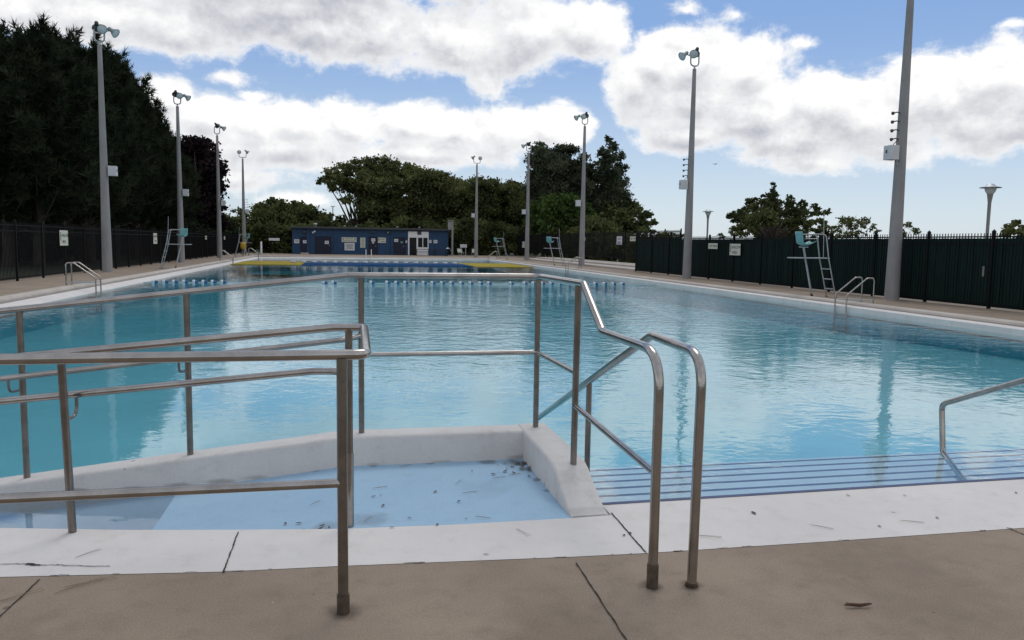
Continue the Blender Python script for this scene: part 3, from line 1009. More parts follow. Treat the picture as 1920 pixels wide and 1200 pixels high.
t = thing('picket_fence', 'long black iron picket fence along the left deck under the dark pines', 'fence', (-11.25, 20, 0))
fence_run(t, (-11.25, 6, 0), (-11.25, 92, 0), 2.08)
t = thing('slatted_fence', 'black iron fence filled with dark green slats along the right deck', 'fence', (17.45, 14, 0))
fence_run(t, (17.45, 6.1, 0), (17.45, 45.14, 0), 2.10, slats=True, holes={(4, 4): (1.10, 1.50), (4, 2): (.72, 1.12), (5, 2): (.88, 1.16)})
t = thing('picket_fence', 'black iron picket fence standing on the concrete terrace at the right', 'fence', (20.4, 43, .25))
fence_run(t, (20.4, 45.3, 0), (20.4, 92, 0), 2.1, z0=.25)
fence_run(t, (17.53, 45.2, 0), (20.3, 45.2, 0), 2.1, z0=.0)

# terrace
tm = MB()
tm.box((18.1, 60.6, .06), (1.3, 30.5, .15))
tm.box((19.9, 60.6, .125), (2.3, 30.5, .26))
tag(tm.build('terrace_steps', M['curb'], bevel=.015), 'long low concrete terrace with two steps below the right picket fence', 'terrace')

# ------------------------------------------------------------------ signs
def sign(name, label, loc, face, w, h, lines, m='offwhite', ink='ink', icon=False, cat='sign', bars=None):
    """face: '+x', '-x' or '-y' = the way the face looks"""
    rz = {'-y': 0, '+x': math.pi / 2, '-x': -math.pi / 2}[face]
    t = thing(name, label, cat, loc, rz)
    MB().box((0, 0, 0), (w, .012, h)).build('board', M[m], t, bevel=.004)
    R_ = Matrix.Rotation(math.pi / 2, 4, 'X')
    words_ = []
    for (s, size, x, z) in lines:
        parts_ = s.split()
        tot = len(s) * .62 * size
        cur = x - tot / 2
        for w_ in parts_:
            ln_ = len(w_) * .62 * size
            words_.append((w_, size, cur + ln_ / 2, z))
            cur += ln_ + .62 * size
    for (s, size, x, z) in words_:
        me = text_mesh(s, size)
        me.transform(R_)
        me.transform(Matrix.Translation((x, -.0085, z)))
        me.materials.append(M[ink])
        o = bpy.data.objects.new('lettering', me)
        COL.objects.link(o)
        o.parent = t
    if icon:
        x, z = icon
        mb = MB()
        mb.lathe([(0, .001), (.035, .001), (.035, -.001)], 14, M=Matrix.Translation((x, -.0085, z + .13)) @ R_)
        mb.box((x, -.0085, z + .03), (.055, .003, .12))
        mb.box((x - .02, -.0085, z - .08), (.018, .003, .12))
        mb.box((x + .02, -.0085, z - .08), (.018, .003, .12))
        for k in (-1, 0, 1):
            mb.box((x + k * .05, -.0085, z - .155), (.034, .003, .018))
        mb.build('pictogram', M[ink], t)
    if bars:
        mb = MB()
        for (x, z, bw, bh) in bars: mb.box((x, -.0085, z), (bw, .003, bh))
        mb.build('printed_lines', M[ink], t)
    return t


def rows(x, z, w, n, dz, h=.02):
    return [(x + random.uniform(-.03, .03) * w, z - k * dz, w * random.uniform(.75, 1), h) for k in range(n)]


SHAL = [('SHALLOW', .20, .08, .12), ('AREA', .20, -.06, -.14)]
# icon plus words, as on the boards along the fences
sign('sign', 'large cream shallow area sign on the left fence', (-11.17, 35.2, 1.53), '+x', .95, .62, [('SHALLOW', .165, .10, .10), ('AREA', .165, -.02, -.15)], icon=(-.385, .08))
sign('sign', 'cream sign on the left fence, left of the lifeguard chair', (-11.17, 51.1, 1.55), '+x', .95, .64, [('SHALLOW', .165, .10, .13), ('AREA', .165, .06, -.15)], icon=(-.385, .10))
sign('sign', 'small pale sign on the left fence between the second and third light poles', (-11.17, 69.1, 1.67), '+x', .8, .3, [('DEEP AREA', .13, .02, 0)])
sign('sign', 'tiny pale sign on the left fence just left of the third light pole', (-11.17, 75.4, 1.67), '+x', .8, .3, [('DEEP AREA', .13, .02, 0)])
sign('sign', 'tiny pale sign on the left fence just right of the third light pole', (-11.17, 79.5, 1.67), '+x', .8, .3, [('DEEP AREA', .13, .02, 0)])
sign('sign', 'large cream shallow area sign on the green slatted fence', (17.36, 32.65, 1.47), '-x', 1.0, .52, [('SHALLOW', .175, .11, .10), ('AREA', .175, -.02, -.13)], icon=(-.405, .06))
sign('sign', 'small oblong cream sign on the green slatted fence, left of the shallow area sign', (17.36, 34.85, 1.61), '-x', .95, .27, [('NO DIVING', .13, .10, 0)], icon=None)
sign('sign', 'tall white sign with a blue lower half on the terrace fence', (20.34, 56.2, 1.93), '-x', 1.15, .62, [], m='signwhite', ink='inkblue', bars=rows(0, .20, .8, 3, .07, .03) + rows(0, -.1, .85, 3, .075, .045))
sign('sign', 'small cream deep area sign at the right end of the terrace fence', (20.34, 53.4, 2.05), '-x', 1.1, .33, [('DEEP AREA', .16, .05, 0)])
sign('sign', 'small cream sign on the terrace fence behind the lifeguard chair', (20.34, 65.2, 2.05), '-x', .95, .26, [('DEEP AREA', .14, .0, 0)])
sign('sign', 'cream two-line sign on the terrace fence by the far right corner', (20.34, 88.0, 1.45), '-x', 2.2, .70, [('DEEP', .3, .2, .15), ('AREA', .3, .3, -.17)], bars=[(-.75, .1, .25, .3)])

# ------------------------------------------------------------------ the blue pool building
BY = 93.0
XA, XB, BH = -5.75, 12.2, 2.95
t = thing('pool_building', 'long low blue pool building with a flat dark roof behind the far end', 'building', (XA, BY, 0))


def W(px, py): return P(px, py, Y=BY)


def bx_of(px): return W(px, 460).x - XA


def bz_of(py, px=695): return W(px, py).z


wl = MB()
wl.box(((XB - XA) / 2, 4, BH / 2), (XB - XA, 8, BH))
wl.build('wall', M['bluewall'], t)
rf = MB()
rf.box(((XB - XA) / 2, 3.9, BH + .09), (XB - XA + .5, 8.6, .22))
ro = rf.build('roof', M['roof'], t, bevel=.02)
for (x, w_, h_) in ((2.55, .55, .42), (5.9, .3, .2), (7.2, .25, .2), (12.0, .3, .2), (14.6, .25, .22)):
    MB().lathe([(w_ * .32, 0), (w_ * .32, h_ * .55), (w_ * .5, h_ * .6), (w_ * .38, h_ * .9), (0, h_)], 12, M=Matrix.Translation((x, 1.2, BH + .2))).build('roof_vent', M['galv'], ro)
for px in (577.5, 628.5, 735):
    MB().box((bx_of(px), -.05, BH / 2), (.28, .10, BH - .004)).build('pilaster', M['bluewall'], t)
for (a, b, top) in ((565, 578.5, 445), (592, 620, 444.5), (692.5, 707, 445), (736.5, 759, 446)):
    x0, x1 = bx_of(a), bx_of(b)
    zt = bz_of(top, (a + b) / 2)
    fr_ = MB()
    for (cx, sx_, cz, sz_) in ((x0 - .04, .08, zt / 2, zt), (x1 + .04, .08, zt / 2, zt), ((x0 + x1) / 2, x1 - x0 + .16, zt + .04, .08)):
        fr_.box((cx, -.03, cz), (sx_, .06, sz_))
    d_ = MB().box(((x0 + x1) / 2, -.012, zt / 2), (x1 - x0, .024, zt - .004)).build('door', M['bluedoor'], t)
    fr_.build('door_frame', M['bluedoor'], d_)
    MB().box((x1 - .15, -.05, 1.02), (.04, .05, .14)).build('handle', M['galv'], d_)
# pale entrance with a door and two windows
x0, x1 = bx_of(765), bx_of(803.5)
zt = BH - .16
en = MB()
xd0, xd1, xm = x0 + .18, x0 + .98, (x0 + 1.16 + x1 - .12) / 2
en.box(((x0 + x1) / 2, -.06, (2.08 + zt) / 2), (x1 - x0, .12, zt - 2.08))
en.box((x0 + .08, -.06, 1.04), (.16, .12, 2.075))
en.box((x0 + 1.08, -.06, 1.04), (.18, .12, 2.075))
en.box((x1 - .06, -.06, 1.04), (.12, .12, 2.075))
en.box(((x0 + 1.17 + x1 - .12) / 2, -.06, .48), (x1 - x0 - 1.29 - .003, .118, .95))
ent = en.build('entrance_panel', M['white'], t)
MB().box(((xd0 + xd1) / 2, -.035, 1.04), (xd1 - xd0, .03, 2.05)).build('entrance_door', M['darkglass'], t)
for (a, b) in ((x0 + 1.19, xm - .05), (xm + .05, x1 - .14)):
    wn_ = MB()
    wn_.box(((a + b) / 2, -.04, 1.52), (b - a, .02, 1.1))
    wn_.build('window', M['darkglass'], t)
MB().box((xm, -.06, 1.52), (.09, .11, 1.1)).build('mullion_post', M['white'], t)
MB().box((bx_of(786), -.13, bz_of(437, 786)), (.48, .02, .42)).build('entrance_plate', M['roof'], t)
lw = MB()
for px in (571, 700, 728):
    x = bx_of(px)
    lb = MB().box((x, -.14, bz_of(435, px)), (.42, .28, .2)).build('wall_lamp', M['roof'], t, bevel=.03)
for px in (587, 590, 727):
    x = bx_of(px)
    MB().lathe([(.0, .12), (.10, .1), (.14, 0), (.11, -.1), (0, -.14)], 10, M=Matrix.Translation((x, -.16, bz_of(434 + (px % 5), px)))).build('round_lamp', M['floatwhite'] if px < 600 else M['galv'], t)
MB().box((bx_of(571.5), -.2, .08), (.9, .4, .16)).build('door_step', M['curb'], t)


def bsign(label, a, b, top, bot, lines=(), m='offwhite', ink='ink', bars=None, proud=.03, tri=False):
    mid = (a + b) / 2
    p0, p1 = W(a, (top + bot) / 2), W(b, (top + bot) / 2)
    z0, z1 = W(mid, bot).z, W(mid, top).z
    w, h = p1.x - p0.x, z1 - z0
    t_ = sign('sign', label, ((p0.x + p1.x) / 2, BY - proud, (z0 + z1) / 2), '-y', w, h, [(s, sz * h, x * w, z * h) for (s, sz, x, z) in lines], m=m, ink=ink, bars=[(x * w, z * h, bw * w, bh * h) for (x, z, bw, bh) in (bars or [])])
    if tri:
        mb = MB()
        for sx_ in (-1, 1):
            x, z, q = sx_ * w * .40, h * .22, h * .17
            mb.add([(x - q, -.009, z - q), (x + q, -.009, z - q), (x, -.009, z + q)], [(0, 1, 2)])
        mb.build('warning_triangle', M[ink], t_)
    return t_


BARS = [(0, .28 - .14 * k, random.uniform(.55, .8), .05) for k in range(5)]
bsign('wide cream caution sign on the middle of the blue building', 640.5, 668.5, 445, 454, [('CAUTION', .36, 0, .22), ('BEWARE', .27, -.25, -.26), ('DEEP', .27, .04, -.26), ('WATER', .27, .28, -.26)], tri=True)
bsign('white notice board hung below the caution sign on the blue building', 646, 665, 455.5, 469.5, m='signwhite', bars=BARS)
bsign('tall narrow cream notice on the blue building, right of the caution sign', 675.5, 685, 445.5, 464.5, bars=[(0, .4 - .1 * k, random.uniform(.4, .7), .03) for k in range(9)])
bsign('cream deep area sign on the blue building, right of the dark door', 708.5, 723.5, 445.5, 455.5, [('DEEP', .36, .1, .2), ('AREA', .36, .15, -.24)], bars=[(-.36, .12, .12, .4)])
bsign('white notice at the left end of the blue building', 551.5, 561, 448.5, 456, m='signwhite', bars=BARS[:4])
bsign('white notice on the leftmost door of the blue building', 568, 575.5, 450.5, 456, m='signwhite', bars=BARS[1:4], proud=.05)
bsign('white notice on the wide double door of the blue building', 609, 616.5, 451.5, 457.5, m='signwhite', bars=BARS[1:4], proud=.05)
bsign('white notice on the narrow door beside the deep area sign', 696, 703.5, 447, 452.5, m='signwhite', bars=BARS[1:4], proud=.05)
bsign('small white sheet hung under the notice on the narrow door', 697.5, 701.5, 453, 456.5, m='signwhite', bars=BARS[2:4], proud=.05)
bsign('white notice on the door left of the pale entrance', 739, 746.5, 448, 453.5, m='signwhite', bars=BARS[1:4], proud=.05)
bsign('dim blue notice on the door left of the pale entrance', 751, 755.5, 452.5, 456, m='teal', bars=BARS[2:4], proud=.05)
bsign('white sheet on the wall right of the pale entrance windows', 804.5, 809, 450, 455.5, m='signwhite', bars=BARS[1:3])
bsign('white notice on the right end wall of the blue building', 813, 820, 450, 456, m='signwhite', bars=BARS[1:4])
bsign('white sheet on the wall just left of the pale entrance', 760, 763.5, 451, 455.5, m='signwhite', bars=BARS[2:4])

t = thing('concrete_post', 'tall pale concrete post with a box at the right end of the blue building', 'post', (12.5, 92.6, 0))
MB().box((.12, 0, 2.05), (.22, .26, 4.1)).build('shaft', M['pole'], t, bevel=.02)
MB().box((-.18, 0, 3.55), (.46, .34, .95)).build('switch_box', M['pole'], t, bevel=.02)
MB().box((-.05, 0, 4.13), (.75, .45, .08)).build('cap', M['pole'], t)
t = thing('sign', 'long low white sign among the dark bushes left of the blue building', 'sign', (-7.55, 91, 0))
MB().box((0, 0, 1.62), (1.15, .03, .28)).build('board', M['signwhite'], t)
MB().box((-.4, .03, .8), (.05, .03, 1.6)).build('post', M['black'], t)
MB().box((.4, .03, .8), (.05, .03, 1.6)).build('post', M['black'], t)

# ------------------------------------------------------------------ lane lines and floating mats
def lane_rope(t, y, clusters, zc, pitch=.42, r=.062, skew=0.0):
    base = Vector(t.location)
    pts = []
    for i in range(61):
        x = XL + (XR - XL) * i / 60
        pts.append((x - base.x, y + skew * (x - XL) - base.y + .06 * math.sin(x * .9), WZ + .012 - base.z))
    MB().tube(pts, .016, 6).build('rope', M['rope'], t)
    proto = None
    for (xa, xb, p) in clusters:
        x = xa
        while x < xb:
            yy = y + skew * (x - XL) + .06 * math.sin(x * .9)
            if proto is None:
                mb = MB()
                T = Matrix.Rotation(math.pi / 2, 4, 'Y')
                mb.lathe([(.02, -.11), (r * 1.25, -.095), (r * 1.3, -.015), (r * .9, .0)], 14, 0, T)
                mb.lathe([(r * .8, .0), (r * .8, .09), (r * .6, .115), (.02, .12)], 14, 1, T)
                proto = mb.build('float', [M['floatwhite'], M['floatblue']], t)
                o = proto
            else:
                o = proto.copy()
                COL.objects.link(o)
                o.parent = t
            o.location = (x - base.x, yy - base.y, WZ + .035 - base.z)
            o.rotation_euler = (random.uniform(-3, 3), random.uniform(-.06, .06), random.uniform(-.1, .1))
            x += p * random.uniform(.93, 1.07)
    return t


t = thing('lane_rope', 'lane rope with blue and white floats across the middle of the pool', 'lane rope', (XL, 32.2, WZ))
lane_rope(t, 32.2, [(-7.1, -4.3, .36), (-.75, -.2, .36), (.65, 1.4, .46), (1.75, 6.3, .385), (6.9, 7.2, .4), (7.5, 12.0, .385)], 0)
for (nm, lab, x0, x1, y0, y1, m) in (
    ('floating_mat', 'flat yellow float at the far left of the pool beside the blue one', XL + .03, -2.85, 55.6, 64.2, 'yellow'),
    ('floating_mat', 'long flat blue float across the far part of the pool', -2.82, 9.1, 55.4, 64.2, 'mattblue'),
    ('floating_mat', 'flat yellow float at the far right of the pool beside the blue one', 9.13, XR - .03, 55.0, 64.0, 'yellow')):
    nseg = 10
    mb = MB()
    mb.box(((x0 + x1) / 2, (y0 + y1) / 2, WZ + .012), (x1 - x0, y1 - y0, .03))
    tag(mb.build(nm, M[m]), lab, 'float')
t = thing('float_line', 'line of long white floats lying along the far blue float', 'lane rope', (-2.8, 60.6, WZ))
MB().tube([(-1.0, 0, .05), (11.9, 0, .05)], .015, 6).build('rope', M['rope'], t)
proto = None
for k in range(17):
    x = -.9 + .76 * k
    if proto is None:
        proto = MB().lathe([(.01, -.19), (.085, -.17), (.085, .17), (.01, .19)], 12, M=Matrix.Rotation(math.pi / 2, 4, 'Y')).build('float', M['floatwhite'], t)
        o = proto
    else:
        o = proto.copy()
        COL.objects.link(o)
        o.parent = t
    o.location = (x, 0, .09)

# ------------------------------------------------------------------ far deck furniture
def picnic_table(loc, label, rz=0.0):
    t = thing('picnic_table', label, 'table', loc, rz, 'picnic tables by the building')
    MB().box((0, 0, .74), (1.8, .75, .05)).build('table_top', M['wood'], t)
    for s in (-1, 1):
        MB().box((0, s * .65, .44), (1.8, .26, .04)).build('bench', M['wood'], t)
        mb = MB()
        mb.tube([(s * .7, -.7, 0), (s * .7, -.25, .72)], .03, 6)
        mb.tube([(s * .7, .7, 0), (s * .7, .25, .72)], .03, 6)
        mb.tube([(s * .7, -.65, .42), (s * .7, .65, .42)], .025, 6)
        mb.build('leg_frame', M['black'], t)
    return t


picnic_table((8.9, 90.6, 0), 'dark picnic table in front of the pale entrance')
picnic_table((11.0, 90.6, 0), 'dark picnic table right of the pale entrance, beside a white towel', .05)
t = thing('towel', 'white towel draped over the end of the dark picnic table', 'towel', (11.95, 90.4, .77))
vs = []
for i in range(9):
    for j in range(7):
        u, v = i / 8, j / 6
        vs.append((-.35 + .75 * u, -.42 + .75 * v, .01 + (.0 if u < .5 else -.62 * (u - .5)) + .018 * math.sin(9 * v + 4 * u) + .30 * (1 - abs(2 * u - .6)) * (.4 + .6 * v) * .8))
mb = MB()
mb.add(vs, [(i * 7 + j, (i + 1) * 7 + j, (i + 1) * 7 + j + 1, i * 7 + j + 1) for i in range(8) for j in range(6)], 0, True)
o = mb.build('cloth', M['floatwhite'], t)
o.modifiers.new('thick', 'SOLIDIFY').thickness = .015
for (x, y, rz, lab) in ((13.4, 90.8, .3, 'folding deck chair behind the far right corner, nearest the blue building'), (14.9, 90.2, -.2, 'folding deck chair behind the far right corner, beside the grey stand')):
    t = thing('deck_chair', lab, 'chair', (x, y, 0), rz, 'deck chairs at the far end')
    for s in (-1, 1):
        MB().tube([(s * .3, -.35, 0), (s * .3, .25, .45), (s * .3, .45, .9)], .016, 6).build('leg', M['galv'], t)
        MB().tube([(s * .3, .35, 0), (s * .3, -.3, .42)], .016, 6).build('leg', M['galv'], t)
    MB().box((0, -.02, .42), (.58, .5, .03)).build('seat', M['offwhite'], t)
    MB().box((0, .34, .66), (.58, .03, .42), M=Matrix.Rotation(-.4, 3, 'X')).build('backrest', M['offwhite'], t)
t = thing('hose_stand', 'grey stand with a square pale head beside the far light pole', 'stand', (13.2, 87.5, 0))
MB().box((0, 0, 1.2), (.75, .18, .38)).build('head', M['box'], t, bevel=.02)
for s in (-1, 1): MB().box((s * .25, 0, .5), (.07, .07, 1.02)).build('leg', M['galv'], t)
t = thing('equipment_bundle', 'yellow bundle set on a dark stand behind the far left lifeguard chair', 'bundle', (-9.95, 83.5, 0))
MB().lathe([(0, .55), (.2, .57), (.28, .75), (.29, 1.0), (.24, 1.2), (.12, 1.3), (0, 1.31)], 12).build('cover', M['yellowcloth'], t)
st_ = MB()
for a in range(4):
    st_.tube([(.22 * math.cos(a * 1.57), .22 * math.sin(a * 1.57), 0), (.12 * math.cos(a * 1.57), .12 * math.sin(a * 1.57), .6)], .03, 6)
st_.build('stand', M['black'], t)
t = thing('bollard', 'short white post on the far left deck edge', 'post', (-8.9, 90.5, 0))
MB().lathe([(.11, 0), (.11, 1.25), (.08, 1.33), (0, 1.35)], 12).build('shaft', M['white'], t)
MB().lathe([(.17, 0), (.17, .06), (.12, .09)], 12).build('base', M['galv'], t)

# ------------------------------------------------------------------ park lamps beyond the fence, far mast, bird
def park_lamp(loc, label, h=4.5):
    t = thing('park_lamp', label, 'lamp post', loc, 0, 'park lamps beyond the right fence')
    MB().lathe([(.10, 0), (.085, .3), (.07, h * .6), (.075, h - .7), (.13, h - .32)], 14).build('post', M['pole'], t)
    MB().lathe([(.13, h - .32), (.2, h - .22), (.24, h - .10), (.24, h - .04)], 16).build('collar', M['glass'], t)
    MB().lathe([(.20, h - .05), (.44, h - .055), (.45, h - .035), (.30, h - .0), (.2, h + .04), (.14, h + .11), (0, h + .15)], 22).build('shade', M['galv'], t)
    return t


for (px, top, depth, lab) in ((1858, 345, 35.4, 'tall park lamp with a flat dish head at the far right beyond the green fence'), (1328, 393, 63.6, 'park lamp with a dish head right of the three-lamp floodlight pole'), (1126, 412, 95, 'small park lamp with a dish head in front of the dark poplars')):
    a, e_ = azel(px, top)
    d_ = depth / math.cos(a - math.radians(12.2))
    h_ = 1.6 + math.tan(e_) * d_
    park_lamp((math.sin(a) * d_, math.cos(a) * d_, 0), lab, h_ - .12)
a, e_ = azel(624, 387)
t = thing('light_mast', 'thin distant light mast rising between the trees left of the big tree', 'light mast', (math.sin(a) * 190, math.cos(a) * 190, 0))
hm = 1.6 + math.tan(e_) * 190
MB().tube([(0, 0, 0), (0, 0, hm)], .10, 8).build('shaft', M['pole'], t)
MB().box((0, 0, hm), (.95, .3, .18)).build('lamp_head', M['galv'], t)
p = P(1341, 308, Y=95)
t = thing('bird', 'small dark bird gliding in the sky right of the three-lamp pole', 'bird', p, .4)
mb = MB()
vs = [(-.24, 0, .02), (-.18, .035, .03), (-.05, .05, .03), (.1, .04, .02), (.2, .022, .03), (.26, 0, .02)]
mb.tube([(-.26, 0, 0), (-.16, 0, .01), (0, 0, .015), (.12, 0, .02), (.19, 0, .035), (.24, 0, .03), (.28, 0, .02)], [.012, .035, .05, .045, .03, .03, .006], 8)
for s in (-1, 1):
    mb.add([(.08, s * .04, .03), (.10, s * .3, .10), (.02, s * .62, .05), (-.05, s * .3, .09), (-.06, s * .04, .025), (.09, s * .3, .112), (-.04, s * .3, .10)], [(0, 1, 3, 4), (1, 2, 3), (0, 5, 6, 4), (5, 2, 6)])
mb.add([(-.22, -.02, .0), (-.36, -.07, 0), (-.36, .07, 0), (-.22, .02, .0)], [(0, 1, 2, 3)])
mb.build('body', M['lampdark'], t)

# ------------------------------------------------------------------ trees
def leaf_mesh(name, pts, size, material, parent, elong=1.5, jit=.35, seed=0, outward=None, tri=False):
    g = np.random.default_rng(seed)
    pts = np.asarray(pts, dtype=np.float32)
    n = len(pts)
    a = g.normal(size=(n, 3))
    if outward is not None: a = a * .7 + outward
    a /= np.linalg.norm(a, axis=1, keepdims=True)
    b = np.cross(a, g.normal(size=(n, 3)))
    b /= np.linalg.norm(b, axis=1, keepdims=True) + 1e-9
    s = size * (1 + jit * g.uniform(-1, 1, size=(n, 1)))
    L_, Wd = s * elong * .5, s * .5
    if tri:
        v = np.stack([pts - b * Wd * .5, pts + a * L_ * 2, pts + b * Wd * .5], 1)
        k = 3
    else:
        c = np.cross(a, b) * s * .12
        v = np.stack([pts - a * L_, pts + b * Wd + c, pts + a * L_, pts - b * Wd + c], 1)
        k = 4
    me = bpy.data.meshes.new(name)
    me.vertices.add(n * k)
    me.vertices.foreach_set('co', v.reshape(-1).astype(np.float32))
    me.loops.add(n * k)
    me.loops.foreach_set('vertex_index', np.arange(n * k, dtype=np.int32))
    me.polygons.add(n)
    me.polygons.foreach_set('loop_start', np.arange(0, n * k, k, dtype=np.int32))
    me.update(calc_edges=True)
    me.materials.append(material)
    o = bpy.data.objects.new(name, me)
    COL.objects.link(o)
    o.parent = parent
    return o


def sphere_pts(g, n, c, r, lo=.35):
    d = g.normal(size=(n, 3))
    d /= np.linalg.norm(d, axis=1, keepdims=True)
    u = g.uniform(lo ** 3, 1, size=(n, 1)) ** (1 / 3)
    return np.asarray(c) + d * u * np.asarray(r)


def broad_tree(name, label, base, blobs, material, leaf=.34, dens=1.0, group=None, seed=1, trunk_r=.3, cat='tree', sub=7, limbs=True, trunks=1, fork=.35):
    """blobs: (x, y, z, rx, rz) in world metres; every blob is broken into sub-clumps so that gaps show"""
    g = np.random.default_rng(seed)
    t = thing(name, label, cat, base, 0, group)
    b0 = np.array(base)
    pts = []
    for (x, y, z, rx, rz) in blobs:
        c = np.array((x, y, z)) - b0
        ns = max(4, int(1.7 * sub * (rx * rx + rz * rx) / (2 * 4.0)) + 4)
        cs = sphere_pts(g, ns, c, (rx * .82, rx * .82, rz * .82), .45)
        for q in cs:
            rr = min(rx, rz) * g.uniform(.20, .40)
            n = int(dens * 30 * (rr / leaf) ** 2) + 8
            pts.append(q + g.normal(size=(n, 3)) * (rr * .78, rr * .78, rr * .52))
    pts = np.concatenate(pts)
    pts = pts[pts[:, 2] > .05]
    leaf_mesh('crown', pts, leaf, material, t, seed=seed)
    if limbs:
        mb = MB()
        zs = min(b[2] for b in blobs)
        zmax = max(b[2] for b in blobs)
        for q in range(trunks):
            ox = (q - (trunks - 1) / 2) * trunk_r * 2.6
            hf = max(.6, (zs - base[2]) * .6 + fork * (zmax - zs))
            f = Vector((ox + g.uniform(-.3, .3), g.uniform(-.2, .2), hf))
            mb.tube([(ox, 0, -.1), (ox * 1.02, 0, .25), tuple(f * .55 + Vector((ox * .3, 0, 0))), tuple(f)], [trunk_r * 1.35, trunk_r, trunk_r * .8, trunk_r * .6], 9)
            for (x, y, z, rx, rz) in blobs:
                c = Vector((x, y, z)) - Vector(base)
                if trunks > 1 and g.uniform() < .4: continue
                mid = f.lerp(c, .5) + Vector((g.uniform(-.4, .4), g.uniform(-.4, .4), g.uniform(-.1, .6)))
                st0 = Vector((ox, 0, 0)).lerp(f, g.uniform(.7, 1.0))
                mb.tube([tuple(st0), tuple(mid), tuple(c + Vector((0, 0, rz * .5)))], [trunk_r * .45, trunk_r * .26, trunk_r * .08], 6)
        mb.build('trunk', M['bark'], t)
    return t


def pine_tree(label, base, h, R, seed, lean=0.0, low=.16, name='pine_tree', tufts=1.0, mat_='pine'):
    g = np.random.default_rng(seed)
    t = thing(name, label, 'tree', base, 0, 'pines behind the left fence')
    P_, O_ = [], []
    mb = MB()
    mb.tube([(0, 0, -.1), (.1, 0, h * .3), (-.05, 0, h * .65), (0, 0, h * .97)], [.30, .24, .13, .03], 10)
    nb = int(125 * tufts)
    for i in range(nb):
        f = low + (1 - low) * (i + g.uniform(0, 1)) / nb
        z = h * f
        prof = min(1.0, (1.04 - f) * 1.75) * (.72 + .28 * math.sin(min(1, (f - low) / .25) * 1.57))
        ln = R * prof * g.uniform(.42, 1.2) + .35
        az_ = g.uniform(0, 6.283)
        el = math.radians(g.uniform(2, 30) + 38 * f)
        d = np.array((math.cos(az_) * math.cos(el), math.sin(az_) * math.cos(el), math.sin(el)))
        if i % 2 == 0:
            mb.tube([(0, 0, z * .96), tuple(np.array((0, 0, z)) + d * ln * .55 + (0, 0, -.15)), tuple(np.array((0, 0, z)) + d * ln)], [.05 + .03 * (1 - f), .035, .01], 5)
        side = np.cross(d, (0, 0, 1))
        side /= np.linalg.norm(side)
        nt_ = int((12 + ln * 9) * tufts ** .5)
        s = g.uniform(.25, 1.0, size=nt_) ** .75
        lat = g.uniform(-1, 1, size=nt_) * (1.08 - s) * ln * .30
        c = np.array((0, 0, z)) + d * (s * ln)[:, None] + side * lat[:, None] + g.normal(size=(nt_, 3)) * .12
        c[:, 2] += .05 + .28 * ln * s ** 2.2
        od = d * .9 + np.array((0, 0, .75))
        for q in range(11):
            P_.append(c + g.normal(size=c.shape) * .05)
            O_.append(np.tile(od, (nt_, 1)) + g.normal(size=c.shape) * .75)
    # upright shoots that break the outline
    for i in range(int(95 * tufts)):
        f = low + .12 + (.99 - low - .12) * g.uniform() ** .8
        prof = min(1.0, (1.04 - f) * 1.75)
        az_ = g.uniform(0, 6.283)
        rad = R * prof * g.uniform(.55, 1.08)
        b_ = np.array((math.cos(az_) * rad, math.sin(az_) * rad, h * f))
        d = np.array((math.cos(az_) * .45, math.sin(az_) * .45, 1.0))
        ln = g.uniform(.8, 1.9)
        nt_ = 34
        s = g.uniform(0, 1, size=nt_)
        c = b_ + d * (s * ln)[:, None] + g.normal(size=(nt_, 3)) * (.06 + .17 * (1 - s))[:, None]
        for q in range(6):
            P_.append(c)
            O_.append(np.tile(d, (nt_, 1)) + g.normal(size=c.shape) * .55)
    P_, O_ = np.concatenate(P_), np.concatenate(O_)
    O_ /= np.linalg.norm(O_, axis=1, keepdims=True)
    leaf_mesh('crown', P_, .13, M[mat_], t, elong=3.3, seed=seed, outward=O_ * 1.6, tri=True)
    mb.build('trunk', M['bark'], t)
    return t


def on_ray(px, X=None, Y=None):
    a, _ = azel(px, 450)
    if X is not None: return X, X / math.tan(a)
    return Y * math.tan(a), Y


def top_z(px, py, x, y):
    a, e_ = azel(px, py)
    return 1.6 + math.tan(e_) * math.hypot(x, y)


for i, (px, py, X, R, lab) in enumerate((
    (14, 48, -17.0, 3.9, 'dark pine cut by the left edge of the picture'),
    (72, 34, -15.6, 4.1, 'tall dark pine left of the nearest left floodlight pole'),
    (128, 46, -17.5, 4.1, 'dark pine just left of the nearest left floodlight pole, behind the other pines'),
    (168, 70, -15.4, 3.8, 'dark pine directly behind the nearest left floodlight pole'),
    (216, 78, -16.0, 3.6, 'tall dark pine just right of the nearest left floodlight pole'),
    (254, 128, -15.5, 3.4, 'dark pine halfway between the first and second left floodlight poles'),
    (284, 186, -15.5, 3.3, 'shorter dark pine just left of the second left floodlight pole'),
    (306, 238, -16.5, 3.0, 'lowest dark pine, right behind the second left floodlight pole'))):
    x, y = on_ray(px, X=X)
    pine_tree(lab, (x, y, 0), top_z(px, py, x, y) - 1.7, R, 20 + i)


def blobs_at(Y, lst, dy=.7, seed=0, zr=1.0):
    """(px, py, r px[, r px vertical]) outline of a crown -> world blobs with their own depth"""
    g = np.random.default_rng(seed)
    out = []
    for q in lst:
        px, py, r = q[:3]
        rv = q[3] if len(q) > 3 else r
        y = Y + g.uniform(-1, 1) * dy * 4
        p = P(px, py, Y=y)
        k = np.linalg.norm(np.array(p) - np.array((0, 0, H))) / F
        out.append((p.x, y, p.z, r * k, rv * k))
    return out


def tree_px(name, label, Y, basepx, lst, material, **kw):
    x, y = on_ray(basepx, Y=Y)
    return broad_tree(name, label, (x, y, 0), blobs_at(Y, lst, seed=kw.get('seed', 0)), M[material], **kw)


